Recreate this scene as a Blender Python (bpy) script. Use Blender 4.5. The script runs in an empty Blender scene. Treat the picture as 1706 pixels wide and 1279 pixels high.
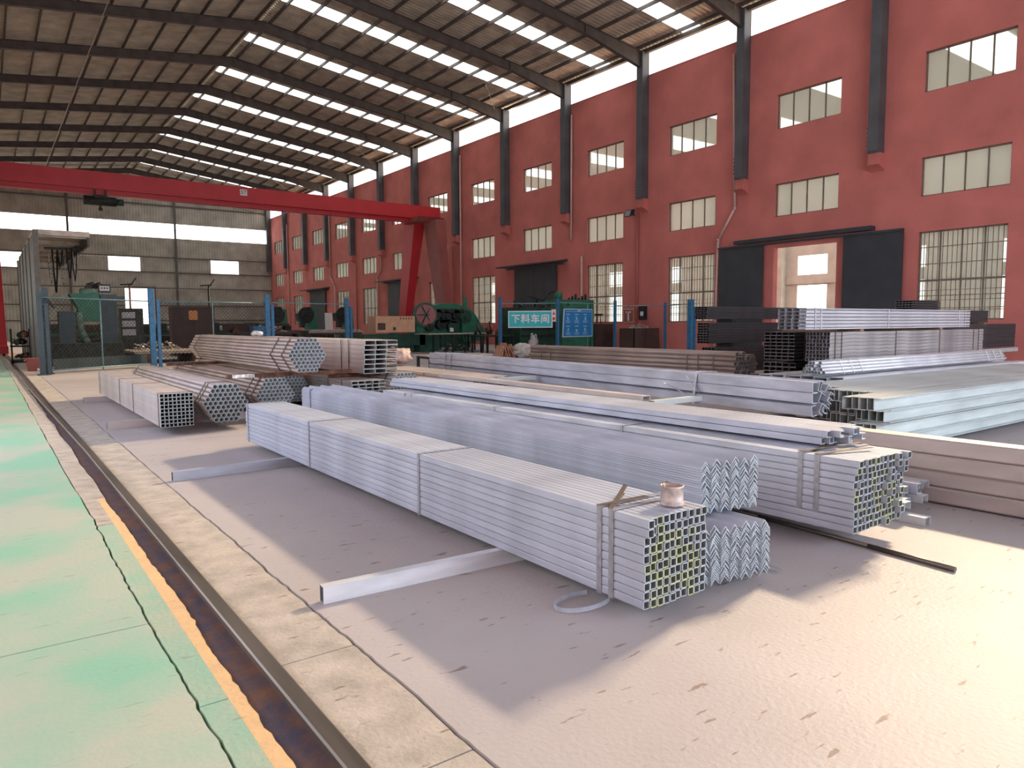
import bpy, math, random
from mathutils import Vector, Matrix
random.seed(7)
SC = bpy.context.scene
COL = SC.collection
rnd = random.random
def U(a, b): return a + (b - a) * random.random()

# ------------------------------------------------------------------ camera
cam = bpy.data.cameras.new('camera'); cam_o = bpy.data.objects.new('camera', cam); COL.objects.link(cam_o)
cam.sensor_width = 36.0; cam.lens = 36.0 * 1198.77 / 1706; cam.clip_start = .05; cam.clip_end = 600
R_ = Vector((0.8070909, -0.5903946, -0.0062009)); U_ = Vector((0.0538918, 0.0632054, 0.9965444)); F_ = Vector((0.5879625, 0.8046361, -0.0828299))
cam_o.matrix_world = Matrix(((R_.x, U_.x, -F_.x, 0), (R_.y, U_.y, -F_.y, 0), (R_.z, U_.z, -F_.z, 1.36), (0, 0, 0, 1)))
SC.camera = cam_o

# ------------------------------------------------------------------ light, sky, exposure
SC.view_settings.view_transform = 'Standard'; SC.view_settings.look = 'None'
SC.view_settings.gamma = 1; SC.view_settings.exposure = 0.14; SC.view_settings.use_curve_mapping = False
W = bpy.data.worlds.new('world'); SC.world = W; W.use_nodes = True
bg = W.node_tree.nodes['Background']; bg.inputs[0].default_value = (1.0, .985, .96, 1); bg.inputs[1].default_value = 2.6
def sun(direction, energy, angle, color):
    l = bpy.data.lights.new('sun', 'SUN'); l.energy = energy; l.angle = math.radians(angle); l.color = color
    o = bpy.data.objects.new('sun', l); COL.objects.link(o)
    o.rotation_euler = Vector(direction).to_track_quat('Z', 'Y').to_euler(); return o
def area(name, loc, direction, sx, sy, energy, color):
    l = bpy.data.lights.new(name, 'AREA'); l.shape = 'RECTANGLE'; l.size = sx; l.size_y = sy; l.energy = energy; l.color = color
    o = bpy.data.objects.new(name, l); COL.objects.link(o); o.location = loc
    o.rotation_euler = Vector(direction).to_track_quat('Z', 'Y').to_euler(); return o
sun((1.71, .40, 1.0), 19.0, 8.0, (1.0, .77, .50))
area('clerestory_daylight', (28.25, 38.6, 14.4), (1, 0, 0), 1.2, 95, 8600, (1.0, .88, .74))
area('left_opening_daylight', (-2.65, 10, 3.2), (-1, 0, 0), 3.0, 34, 950, (.50, .67, 1.0))
area('front_door_daylight', (11, -8.6, 4.2), (0, -1, .12), 16, 7.5, 1700, (.70, .82, 1.0))

# ------------------------------------------------------------------ materials
def mat(name, col, rough=.6, metal=0.0, var=.12, scale=6.0, bump=0.0, bscale=60.0, col2=None, stretch=None, trans=0.0):
    m = bpy.data.materials.new(name); m.use_nodes = True
    nt = m.node_tree; n = nt.nodes; L = nt.links; b = n['Principled BSDF']
    b.inputs['Roughness'].default_value = rough; b.inputs['Metallic'].default_value = metal
    tc = n.new('ShaderNodeTexCoord'); src = tc.outputs['Object']
    mp = n.new('ShaderNodeMapping'); L.new(src, mp.inputs[0]); src = mp.outputs[0]
    if stretch: mp.inputs['Scale'].default_value = stretch
    nz = n.new('ShaderNodeTexNoise'); nz.inputs['Scale'].default_value = scale; nz.inputs['Detail'].default_value = 5
    L.new(src, nz.inputs['Vector'])
    oi = n.new('ShaderNodeObjectInfo')
    mx = n.new('ShaderNodeMix'); mx.data_type = 'RGBA'
    c2 = col2 or [max(0, c * (1 - 2.2 * var)) for c in col]
    c1 = col if col2 else [min(1, c * (1 + var)) for c in col]
    mx.inputs[6].default_value = (*c2[:3], 1); mx.inputs[7].default_value = (*c1[:3], 1)
    mr = n.new('ShaderNodeMapRange'); mr.inputs[1].default_value = .3; mr.inputs[2].default_value = .7
    L.new(nz.outputs[0], mr.inputs[0]); L.new(mr.outputs[0], mx.inputs[0])
    hs = n.new('ShaderNodeHueSaturation'); L.new(mx.outputs[2], hs.inputs['Color'])
    m2 = n.new('ShaderNodeMapRange'); m2.inputs[3].default_value = 1 - var * .6; m2.inputs[4].default_value = 1 + var * .6
    L.new(oi.outputs['Random'], m2.inputs[0]); L.new(m2.outputs[0], hs.inputs['Value'])
    L.new(hs.outputs[0], b.inputs['Base Color'])
    if bump:
        bz = n.new('ShaderNodeTexNoise'); bz.inputs['Scale'].default_value = bscale; bz.inputs['Detail'].default_value = 3
        L.new(src, bz.inputs['Vector'])
        bp = n.new('ShaderNodeBump'); bp.inputs['Strength'].default_value = bump; bp.inputs['Distance'].default_value = .01
        L.new(bz.outputs[0], bp.inputs['Height']); L.new(bp.outputs[0], b.inputs['Normal'])
    return m
def emit(name, col, s):
    m = bpy.data.materials.new(name); m.use_nodes = True; n = m.node_tree.nodes; n.clear()
    e = n.new('ShaderNodeEmission'); e.inputs[0].default_value = (*col, 1); e.inputs[1].default_value = s
    o = n.new('ShaderNodeOutputMaterial'); m.node_tree.links.new(e.outputs[0], o.inputs[0]); return m
def pane_mat(name, col, opac):
    m = bpy.data.materials.new(name); m.use_nodes = True; n = m.node_tree.nodes; L = m.node_tree.links; n.clear()
    t = n.new('ShaderNodeBsdfTransparent'); t.inputs[0].default_value = (.93, .95, .92, 1)
    d = n.new('ShaderNodeBsdfDiffuse'); d.inputs[0].default_value = (*col, 1)
    tl = n.new('ShaderNodeBsdfTranslucent'); tl.inputs[0].default_value = (*col, 1)
    a = n.new('ShaderNodeMixShader'); a.inputs[0].default_value = .6; L.new(d.outputs[0], a.inputs[1]); L.new(tl.outputs[0], a.inputs[2])
    x = n.new('ShaderNodeMixShader'); x.inputs[0].default_value = opac; L.new(t.outputs[0], x.inputs[1]); L.new(a.outputs[0], x.inputs[2])
    o = n.new('ShaderNodeOutputMaterial'); L.new(x.outputs[0], o.inputs[0]); return m

M = {}
M['galv'] = mat('galvanised_steel', (.48, .52, .62), .45, .18, .12, 9, .05, 40, stretch=(1, .25, 1))
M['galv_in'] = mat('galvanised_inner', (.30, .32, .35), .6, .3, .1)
M['galv_warm'] = mat('galvanised_steel_warm', (.52, .46, .44), .48, .15, .10, 7, .05, 40, stretch=(1, .25, 1))
M['galv_green'] = mat('galvanised_channel_steel', (.54, .60, .60), .45, .25, .10, 6, .04, 30, stretch=(1, .2, 1))
M['galv_bright'] = mat('bright_galvanised_steel', (.72, .74, .80), .38, .35, .10, 12, .05, 40, stretch=(1, .2, 1))
M['galv_old'] = mat('weathered_galvanised_steel', (.45, .43, .44), .5, .35, .22, 14, .05, 60, stretch=(1, .15, 1))
M['rustpipe'] = mat('brownish_pipe_steel', (.42, .33, .29), .45, .3, .12, 8, stretch=(1, .2, 1))
M['end'] = mat('cut_steel_end', (.42, .48, .50), .5, .2, .12, 30)
M['endy'] = mat('yellow_marked_steel_end', (.55, .55, .10), .6, .1, .1, 90, col2=(.36, .46, .40))
M['dark'] = mat('dark_painted_steel', (.055, .055, .062), .5, .2, .15, 10, stretch=(1, .2, 1))
M['darkend'] = mat('dark_steel_end', (.19, .17, .17), .6, .1, .12)
M['strap'] = mat('steel_strapping', (.40, .41, .46), .35, .6, .12, 30)
M['strapb'] = mat('brown_steel_strapping', (.16, .12, .09), .45, .4, .15, 30)
M['rust'] = mat('rusty_steel', (.20, .085, .05), .8, .1, .3, 12, .2, 80)
M['wood'] = mat('rough_timber', (.30, .19, .11), .85, 0, .2, 8, .3, 60, stretch=(1, 6, 1))
M['plate'] = mat('steel_plate', (.50, .43, .36), .55, .3, .15, 4)
M['redwall'] = mat('red_painted_render', (.56, .175, .15), .85, 0, .08, .8, .10, 25)
M['redbeam'] = mat('red_crane_paint', (.50, .022, .032), .42, 0, .06, 1.2)
M['redleg'] = mat('faded_red_crane_paint', (.30, .085, .075), .5, 0, .08, 1.5)
M['colgrey'] = mat('grey_painted_column_steel', (.10, .105, .115), .55, .1, .12, 1.2)
M['rafter'] = mat('brown_primer_steel', (.10, .085, .078), .7, .1, .15, 2)
M['sheet'] = mat('roof_sheeting', (.52, .45, .35), .6, .1, .15, 1.3)
M['farsheet'] = mat('wall_sheeting', (.46, .44, .38), .6, .1, .12, 1.0)
M['girt'] = mat('girt_steel', (.13, .12, .11), .7, .1, .1)
M['skylight'] = emit('skylight_daylight', (1, .99, .97), 3.2)
M['pane'] = pane_mat('window_glass', (.70, .74, .67), .42)
M['frame'] = mat('window_frame_steel', (.19, .15, .12), .6, .1, .1)
M['cream'] = mat('cream_plaster', (.66, .62, .54), .9, 0, .06, 1.5)
M['doorg'] = mat('dark_grey_door_paint', (.045, .052, .062), .55, .1, .10, 1.5)
M['pipe_pvc'] = mat('pale_plastic_drainpipe', (.62, .42, .38), .5, 0, .06)
M['pipe_red'] = mat('red_painted_drainpipe', (.40, .11, .09), .6, 0, .06)
M['blue'] = mat('blue_post_paint', (.035, .17, .33), .45, .1, .12, 8)
M['teal'] = mat('pale_blue_tube_paint', (.16, .30, .33), .5, .1, .12, 8)
M['green'] = mat('machine_green_paint', (.035, .19, .115), .5, .1, .15, 3)
M['greend'] = mat('dark_machine_green_paint', (.018, .075, .05), .55, .1, .2, 3)
M['greenl'] = mat('light_machine_green_paint', (.22, .36, .27), .5, .05, .1, 3)
M['mach'] = mat('dark_machine_iron', (.028, .036, .034), .6, .3, .3, 6)
M['tan'] = mat('tan_machine_paint', (.62, .36, .22), .55, 0, .06, 4)
M['slate'] = mat('slate_machine_paint', (.055, .085, .10), .5, .1, .1, 3)
M['greypanel'] = mat('grey_partition_steel', (.085, .082, .088), .6, .1, .10, .7)
M['brown'] = mat('brown_cabinet_paint', (.085, .05, .042), .7, .1, .1, 2)
M['rubber'] = mat('black_rubber', (.012, .012, .013), .6)
M['white'] = mat('white_paint', (.75, .76, .76), .6, 0, .03)
M['red'] = mat('red_print', (.6, .06, .05), .6, 0, .03)
M['orange'] = mat('orange_label', (.75, .30, .10), .6, 0, .05)
M['cyan'] = mat('turquoise_sign_paint', (.01, .48, .52), .4, 0, .05, 3)
M['signblue'] = mat('blue_board_print', (.012, .20, .50), .35, 0, .08, 3)
M['pale'] = mat('pale_print', (.45, .60, .75), .6, 0, .03)
M['sack'] = mat('woven_sack_plastic', (.62, .44, .38), .7, 0, .25, 9, .4, 30)
M['sackw'] = mat('white_plastic_bag', (.66, .62, .58), .6, 0, .15, 9, .3, 20)
M['card'] = mat('brown_cardboard', (.50, .27, .17), .8, 0, .15, 8)
M['scrap'] = mat('pale_scrap_metal', (.62, .60, .56), .5, .3, .35, 16)
M['tin'] = mat('weathered_tin', (.56, .47, .44), .45, .3, .22, 22)
M['black'] = mat('black_plastic', (.02, .02, .022), .5)
M['paper'] = mat('white_card_tag', (.85, .85, .86), .6, 0, .02)

# floor materials (world-scale procedural stains)
def floor_mat(name, col, col2, scale, speck, rough=.75, green=None):
    m = bpy.data.materials.new(name); m.use_nodes = True; nt = m.node_tree; n = nt.nodes; L = nt.links; b = n['Principled BSDF']
    b.inputs['Roughness'].default_value = rough
    g = n.new('ShaderNodeNewGeometry')
    nz = n.new('ShaderNodeTexNoise'); nz.inputs['Scale'].default_value = scale; nz.inputs['Detail'].default_value = 8; nz.inputs['Roughness'].default_value = .6
    L.new(g.outputs['Position'], nz.inputs['Vector'])
    r = n.new('ShaderNodeMapRange'); r.inputs[1].default_value = .35; r.inputs[2].default_value = .68; L.new(nz.outputs[0], r.inputs[0])
    mx = n.new('ShaderNodeMix'); mx.data_type = 'RGBA'; mx.inputs[6].default_value = (*col, 1); mx.inputs[7].default_value = (*col2, 1)
    L.new(r.outputs[0], mx.inputs[0])
    out = mx.outputs[2]
    if green:
        n3 = n.new('ShaderNodeTexNoise'); n3.inputs['Scale'].default_value = .9; n3.inputs['Detail'].default_value = 6; L.new(g.outputs['Position'], n3.inputs['Vector'])
        r3 = n.new('ShaderNodeMapRange'); r3.inputs[1].default_value = .44; r3.inputs[2].default_value = .60; L.new(n3.outputs[0], r3.inputs[0])
        m3 = n.new('ShaderNodeMix'); m3.data_type = 'RGBA'; m3.inputs[7].default_value = (*green, 1)
        L.new(out, m3.inputs[6]); L.new(r3.outputs[0], m3.inputs[0]); out = m3.outputs[2]
    # small dark scuffs, stretched in one direction
    mp = n.new('ShaderNodeMapping'); mp.inputs['Scale'].default_value = (6, 24, 1); mp.inputs['Rotation'].default_value = (0, 0, .5)
    L.new(g.outputs['Position'], mp.inputs[0])
    n2 = n.new('ShaderNodeTexNoise'); n2.inputs['Scale'].default_value = 1.0; n2.inputs['Detail'].default_value = 3.5; L.new(mp.outputs[0], n2.inputs['Vector'])
    r2 = n.new('ShaderNodeMapRange'); r2.inputs[1].default_value = .655; r2.inputs[2].default_value = .70; r2.inputs[4].default_value = speck; L.new(n2.outputs[0], r2.inputs[0])
    m2 = n.new('ShaderNodeMix'); m2.data_type = 'RGBA'; m2.inputs[7].default_value = (.20, .13, .10, 1)
    L.new(out, m2.inputs[6]); L.new(r2.outputs[0], m2.inputs[0]); L.new(m2.outputs[2], b.inputs['Base Color'])
    bp = n.new('ShaderNodeBump'); bp.inputs['Strength'].default_value = .35 if rough < .8 else .7; bp.inputs['Distance'].default_value = .008
    nb = n.new('ShaderNodeTexNoise'); nb.inputs['Scale'].default_value = 45; nb.inputs['Detail'].default_value = 6; L.new(g.outputs['Position'], nb.inputs['Vector'])
    L.new(nb.outputs[0], bp.inputs['Height']); L.new(bp.outputs[0], b.inputs['Normal'])
    return m
M['floor'] = floor_mat('worn_concrete_floor', (.46, .425, .43), (.38, .35, .36), .55, .8, .6)
M['strip'] = floor_mat('rough_concrete_strip', (.50, .45, .40), (.33, .30, .265), 5.0, .8, .9)
M['greenfloor'] = floor_mat('worn_green_floor_paint', (.40, .50, .42), (.48, .50, .42), .5, .3, .55, green=(.26, .52, .39))
M['patch'] = floor_mat('patched_green_edge', (.28, .46, .36), (.42, .45, .36), 2.5, .5, .85)
M['yellow'] = floor_mat('faded_yellow_line', (.74, .50, .26), (.62, .42, .24), 6, .3, .85)
M['pit'] = floor_mat('oily_rail_recess', (.085, .085, .135), (.26, .13, .07), 7, .6, .5)
M['joint'] = mat('joint_dirt', (.06, .05, .045), .95)
M['rail'] = mat('worn_crane_rail_steel', (.17, .145, .125), .38, .6, .2, 8, stretch=(1, .1, 1))
M['outside'] = mat('pale_yard_ground', (.62, .50, .40), .9)

# ------------------------------------------------------------------ helpers
class MB:
    def __init__(s): s.v = []; s.f = []; s.m = []; s.cur = 0; s.sm = []; s.smooth = False
    def face(s, idx): s.f.append(idx); s.m.append(s.cur); s.sm.append(s.smooth)
    def quad(s, a, b, c, d):
        i = len(s.v); s.v += [a, b, c, d]; s.face((i, i + 1, i + 2, i + 3)); return s
    def box(s, x0, x1, y0, y1, z0, z1):
        i = len(s.v)
        s.v += [(x0, y0, z0), (x1, y0, z0), (x1, y1, z0), (x0, y1, z0), (x0, y0, z1), (x1, y0, z1), (x1, y1, z1), (x0, y1, z1)]
        for q in ((0, 3, 2, 1), (4, 5, 6, 7), (0, 1, 5, 4), (1, 2, 6, 5), (2, 3, 7, 6), (3, 0, 4, 7)): s.face(tuple(i + k for k in q))
        return s
    def hexa(s, p):   # eight corners, bottom ring then top ring
        i = len(s.v); s.v += [tuple(q) for q in p]
        for q in ((0, 3, 2, 1), (4, 5, 6, 7), (0, 1, 5, 4), (1, 2, 6, 5), (2, 3, 7, 6), (3, 0, 4, 7)): s.face(tuple(i + k for k in q))
        return s
    def bar(s, a, b, w, h=None):
        a = Vector(a); b = Vector(b); h = h or w; d = (b - a).normalized()
        up = Vector((0, 0, 1)) if abs(d.z) < .95 else Vector((0, 1, 0))
        x = d.cross(up).normalized() * w / 2; y = x.cross(d).normalized() * h / 2
        return s.hexa([a - x - y, a + x - y, b + x - y, b - x - y, a - x + y, a + x + y, b + x + y, b - x + y])
    def cyl(s, a, b, r, n=10, r2=None, caps=True):
        a = Vector(a); b = Vector(b); r2 = r if r2 is None else r2; d = (b - a).normalized()
        up = Vector((0, 0, 1)) if abs(d.z) < .95 else Vector((0, 1, 0))
        x = d.cross(up).normalized(); y = x.cross(d).normalized(); i = len(s.v)
        for k in range(n):
            t = 2 * math.pi * k / n; c = math.cos(t) * x + math.sin(t) * y
            s.v += [tuple(a + c * r), tuple(b + c * r2)]
        sm = s.smooth; s.smooth = True
        for k in range(n):
            j = (k + 1) % n; s.face((i + 2 * k, i + 2 * k + 1, i + 2 * j + 1, i + 2 * j))
        s.smooth = sm
        if caps:
            s.face(tuple(i + 2 * k for k in range(n))); s.face(tuple(i + 2 * k + 1 for k in reversed(range(n))))
        return s
    def path(s, pts, r, n=6):
        for a, b in zip(pts, pts[1:]): s.cyl(a, b, r, n)
        return s
    def lathe(s, c, prof, n=20):   # prof: (r,z) list, about vertical axis at c
        i = len(s.v); sm = s.smooth; s.smooth = True
        for r, z in prof:
            for k in range(n):
                t = 2 * math.pi * k / n; s.v.append((c[0] + r * math.cos(t), c[1] + r * math.sin(t), c[2] + z))
        for q in range(len(prof) - 1):
            for k in range(n):
                j = (k + 1) % n; s.face((i + q * n + k, i + q * n + j, i + (q + 1) * n + j, i + (q + 1) * n + k))
        s.smooth = sm; return s
    def disc(s, c, r, axis, th, n=20):
        a = Vector(c); d = Vector(axis).normalized() * th / 2; return s.cyl(a - d, a + d, r, n)
    def extr(s, prof, y0, y1, hole=None, capmat=0):   # prof (x,z) along y
        n = len(prof); i = len(s.v); c0 = s.cur
        for x, z in prof: s.v.append((x, y0, z))
        for x, z in prof: s.v.append((x, y1, z))
        for k in range(n): j = (k + 1) % n; s.face((i + k, i + n + k, i + n + j, i + j)) if False else s.face((i + k, i + j, i + n + j, i + n + k))
        if hole:
            h = len(s.v)
            for x, z in hole: s.v.append((x, y0, z))
            for x, z in hole: s.v.append((x, y1, z))
            s.cur = 2 if capmat else c0
            for k in range(n): j = (k + 1) % n; s.face((h + k, h + n + k, h + n + j, h + j))
            s.cur = capmat; sm = s.smooth; s.smooth = False
            for k in range(n):
                j = (k + 1) % n
                s.face((i + k, h + k, h + j, i + j)); s.face((i + n + k, i + n + j, h + n + j, h + n + k))
            s.smooth = sm
        else:
            s.cur = capmat; sm = s.smooth; s.smooth = False
            s.face(tuple(i + k for k in reversed(range(n)))); s.face(tuple(i + n + k for k in range(n))); s.smooth = sm
        s.cur = c0; return s
    def mesh(s, name, mats):
        me = bpy.data.meshes.new(name); me.from_pydata([tuple(v) for v in s.v], [], s.f); me.update()
        for m in mats: me.materials.append(M[m])
        me.polygons.foreach_set('material_index', s.m); me.polygons.foreach_set('use_smooth', s.sm)
        return me
    def build(s, name, mats, parent=None, loc=(0, 0, 0), rot=(0, 0, 0)):
        if isinstance(mats, str): mats = [mats]
        return ob(name, s.mesh(name, mats), parent, loc, rot)
def ob(name, me, parent=None, loc=(0, 0, 0), rot=(0, 0, 0)):
    o = bpy.data.objects.new(name, me); COL.objects.link(o); o.parent = parent; o.location = loc; o.rotation_euler = rot; return o
def tag(o, label, cat, group=None):
    o['label'] = label; o['category'] = cat
    if group: o['group'] = group
    return o
def thing(name, label, cat, loc=(0, 0, 0), rz=0.0, group=None):
    o = ob(name, None, None, loc, (0, 0, rz)); return tag(o, label, cat, group)
def struct(name, me=None, parent=None, loc=(0, 0, 0)):
    o = ob(name, me, parent, loc)
    if parent is None: o['kind'] = 'structure'
    return o
def stuff(o): o['kind'] = 'stuff'; return o

# hall dimensions
XL, XR, RX = -2.7, 27.78, 12.4
YN, YF = -9.0, 86.3
RZ, EZ = 16.96, 15.03
SL = (RZ - EZ) / (27.5 - RX)
def roof(x): return RZ - SL * abs(x - RX)
FR = [14.32 + 6 * i for i in range(-3, 13)]

# ------------------------------------------------------------------ floor
fl = struct('floor', MB().box(XL, XR + .3, YN, YF + .3, -.30, -.07).mesh('floor', ['joint']))
from mathutils import noise
def jagd(y, amp, seed):
    if not amp: return 0.0
    return amp * (1.1 * noise.noise((y * .9, seed * 7.3, 0)) + .9 * noise.noise((y * 3.7, seed * 3.1, 5)) + .8 * noise.noise((y * 13.0, seed, 9)))
def jag(y0, y1, amp, seed):
    y = y0; out = []
    while y < y1:
        out.append((y, jagd(y, amp, seed))); y += (.05 if 1 < y < 6 else .3 if y < 30 else 3)
    out.append((y1, jagd(y1, amp, seed))); return out
def slab(x0, x1, y0, y1, m, amp0=.0, amp1=.0, s0=1, s1=2, top=0.0, g0=0.0, g1=0.0):
    # a slab with irregular broken long edges
    A = jag(y0, y1, amp0, s0); B = jag(y0, y1, amp1, s1)
    b = MB(); n = len(A)
    for (ya, da), (yb, db) in zip(A, B):
        b.v += [(x0 + da + g0, ya, top), (x1 + db - g1, yb, top), (x0 + da + g0, ya, -.07), (x1 + db - g1, yb, -.07)]
    for k in range(n - 1):
        i = 4 * k
        b.face((i, i + 1, i + 5, i + 4)); b.face((i, i + 4, i + 6, i + 2)); b.face((i + 1, i + 3, i + 7, i + 5))
    b.face((0, 2, 3, 1)); i = 4 * (n - 1); b.face((i, i + 1, i + 3, i + 2))
    return b.build('slab', m, fl)
# green floor, cut by transverse joints
ys = [YN, 3.575, 13.05, 22, 31, 40, 52, 66, YF]
for k in range(len(ys) - 1): slab(XL, .545, ys[k] + .006, ys[k + 1] - .006, 'greenfloor', 0, .012, 1, 11, 0, 0, .006)
ys = [YN, 2.67, 5.6, 9.8, 16, 24, 36, 60, YF]
for k in range(len(ys) - 1): slab(.545, .652, ys[k] + .004, ys[k + 1] - .004, 'patch' if k < 2 else 'strip', .012, .0, 11, 12, -.004, .006, 0)
slab(.652, .712, YN, 6.5, 'yellow', 0, .016, 12, 13, -.006)
slab(.652, .712, 6.5, YF, 'strip', 0, .016, 12, 13, -.006)
MB().box(.66, 1.0, YN, YF, -.069, -.026).build('rail_recess', 'pit', fl)
ys = [YN, .6, 1.86, 2.80, 6.1, 9.3, 13.5, 19, 26, 38, 60, YF]
for k in range(len(ys) - 1): slab(.885, 1.205, ys[k] + .004, ys[k + 1] - .004, 'strip', .003, .010, 31, 32, 0, 0, .007)
ys = [YN, 9.2, 24.0, 45, YF]
for k in range(len(ys) - 1): slab(1.205, XR + .3, ys[k] + .003, ys[k + 1] - .003, 'floor', .010, 0, 32, 5, .001, .007, 0)
# crane rail
rl = MB()
pts = [(YN, .838), (9, .838), (14, .79), (20, .735), (32, .70), (55, .68), (YF, .68)]
prof = [(-.06, -.05), (.06, -.05), (.06, -.04), (.012, -.03), (.012, .0), (.035, .008), (.035, .03), (.028, .036), (-.028, .036), (-.035, .03), (-.035, .008), (-.012, 0), (-.012, -.03), (-.06, -.04)]
for (y, x) in pts:
    for px, pz in prof: rl.v.append((x + px, y, pz))
n = len(prof)
for k in range(len(pts) - 1):
    for q in range(n): j = (q + 1) % n; rl.face((k * n + q, k * n + j, (k + 1) * n + j, (k + 1) * n + q))
tag(rl.build('crane_rail', 'rail'), 'long worn steel crane rail set in the recess beside the green floor', 'rail')

# ------------------------------------------------------------------ roof
ce = struct('ceiling')
def corr(x0, x1, zf, y0, y1, pitch, dep, name, m, parent):   # corrugated sheet with ribs running down the slope
    b = MB(); ny = int((y1 - y0) / pitch); xs = [x0, x1]
    pr = []
    for k in range(ny):
        y = y0 + k * pitch; pr += [(y, 0), (y + pitch * .55, 0), (y + pitch * .65, dep), (y + pitch * .9, dep)]
    pr.append((y1, 0))
    for y, d in pr: b.v += [(x0, y, zf(x0) + d), (x1, y, zf(x1) + d)]
    for k in range(len(pr) - 1): i = 2 * k; b.face((i, i + 1, i + 3, i + 2))
    return b.build(name, m, parent)
SK = [35.3 + 6 * j for j in range(-5, 9)]
edges = [YN] + [e for c in SK for e in (c - .53, c + .53)] + [YF]
for a, b_ in zip(edges[0::2], edges[1::2]):
    corr(RX, XR + .25, lambda x: roof(x) + .12, a, b_, .25, .045, 'roof_sheet', 'sheet', ce)
corr(XL - .1, RX, lambda x: roof(x) + .12, YN, YF, .25, .045, 'roof_sheet', 'sheet', ce)
PX = [12.75 + 1.31 * k for k in range(12)] + [27.6]
pan = None
for c in SK:
    for k in range(12):
        x0 = PX[k] + .05; x1 = PX[k + 1] - .02
        if k == 11: x1 = 27.35
        b = MB(); y0, y1 = c - .53, c + .53; z = lambda x: roof(x) + .11
        b.quad((x0, y0, z(x0)), (x0, y1, z(x0)), (x1, y1, z(x1)), (x1, y0, z(x1)))
        b.build('skylight_panel', 'skylight', ce)
    b = MB(); b.quad((RX + .1, c - .53, roof(RX) + .09), (RX + .1, c + .53, roof(RX) + .09), (RX + .27, c + .53, roof(RX) + .07), (RX + .27, c - .53, roof(RX) + .07)); b.build('skylight_panel', 'skylight', ce)
pm = MB(); pm.box(-.03, .03, YN, YF, -.08, .09); pm = pm.mesh('purlin', ['rafter'])
for x in PX: ob('purlin', pm, ce, (x, 0, roof(x)))
for k in range(12):
    x = 2 * RX - PX[k]
    if x > XL: ob('purlin', pm, ce, (x, 0, roof(x)))
# tapered rafters
def rafter_mesh(sgn, xe):
    b = MB(); st = [(RX, .50), (RX + sgn * 11.2, .42), (xe, .78)]
    for (xa, da), (xb, db) in zip(st, st[1:]):
        za, zb = roof(xa) - .10, roof(xb) - .10
        b.hexa([(xa, -.012, za - da), (xb, -.012, zb - db), (xb, .012, zb - db), (xa, .012, za - da), (xa, -.012, za), (xb, -.012, zb), (xb, .012, zb), (xa, .012, za)])
        b.hexa([(xa, -.11, za - da - .02), (xb, -.11, zb - db - .02), (xb, .11, zb - db - .02), (xa, .11, za - da - .02), (xa, -.11, za - da), (xb, -.11, zb - db), (xb, .11, zb - db), (xa, .11, za - da)])
        b.hexa([(xa, -.11, za - .015), (xb, -.11, zb - .015), (xb, .11, zb - .015), (xa, .11, za - .015), (xa, -.11, za), (xb, -.11, zb), (xb, .11, zb), (xa, .11, za)])
    x3 = RX + sgn * 11.2; b.box(x3 - .02, x3 + .02, -.11, .11, roof(x3) - .6, roof(x3) - .1)
    return b.mesh('rafter', ['rafter'])
mr_, ml_ = rafter_mesh(1, 27.5), rafter_mesh(-1, XL + .1)
for y in FR: ob('rafter', mr_, ce, (0, y, 0)); ob('rafter', ml_, ce, (0, y, 0))
# thin conduit and sway rods
MB().cyl((5.1, YN, 14.75 + 1.2), (5.1, YF, 14.75 + 1.2), .022, 6).build('conduit', 'plate', ce, (0, 0, -.55))
for i, y in enumerate(FR[2:-1]):
    if i % 3 == 1:
        a = (21.3, y, roof(21.3) - .25); c = (26.8, y + 6, roof(26.8) - .3)
        MB().cyl(a, c, .012, 5).build('sway_rod', 'plate', ce)
        MB().cyl((14, y, roof(14) - .3), (19, y + 6, roof(19) - .25), .012, 5).build('sway_rod', 'plate', ce)
# ------------------------------------------------------------------ right wall with openings
wr = struct('wall_right')
wall = MB(); XO = XR + .30
WTOP = 13.80
def wseg(y0, y1, z0, z1): wall.box(XR, XO, y0, y1, z0, z1)
Wn = 0
frm_u = None
def window(name, y0, y1, z0, z1, cols, rows, grille, label=None):
    w = struct(name, None, None)
    b = MB(); t = .045; xa, xb = XR + .10, XR + .16
    b.box(xa, xb, y0, y0 + t, z0, z1).box(xa, xb, y1 - t, y1, z0, z1).box(xa, xb, y0, y1, z0, z0 + t).box(xa, xb, y0, y1, z1 - t, z1)
    b.build('window_frame', 'frame', w)
    for k in range(1, cols):
        y = y0 + (y1 - y0) * k / cols; MB().box(xa, xb, y - .02, y + .02, z0, z1).build('mullion', 'frame', w)
    for z in rows:
        th = .035 if z == rows[0] and grille else .012
        MB().box(xa - .005, xb, y0, y1, z - th, z + th).build('transom', 'frame', w)
    for k in range(cols):
        ya = y0 + (y1 - y0) * k / cols; yb = y0 + (y1 - y0) * (k + 1) / cols
        MB().box(xb - .01, xb, ya + .02, yb - .02, z0 + .02, z1 - .02).build('pane', 'pane', w)
    if grille:
        g = MB(); nb = 18
        for k in range(1, nb): y = y0 + (y1 - y0) * k / nb; g.box(xb - .03, xb - .012, y - .009, y + .009, z0, z1)
        for k in range(1, 8): z = z0 + (rows[0] - z0) * k / 5
        for k in range(1, 4): z = z0 + (rows[0] - z0) * k / 4; g.box(xb - .03, xb - .012, y0, y1, z - .010, z + .010)
        g.build('window_grille', 'frame', w)
    return w
doors = {1, 4, 7, 10}
bays = list(range(-3, 13))
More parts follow.
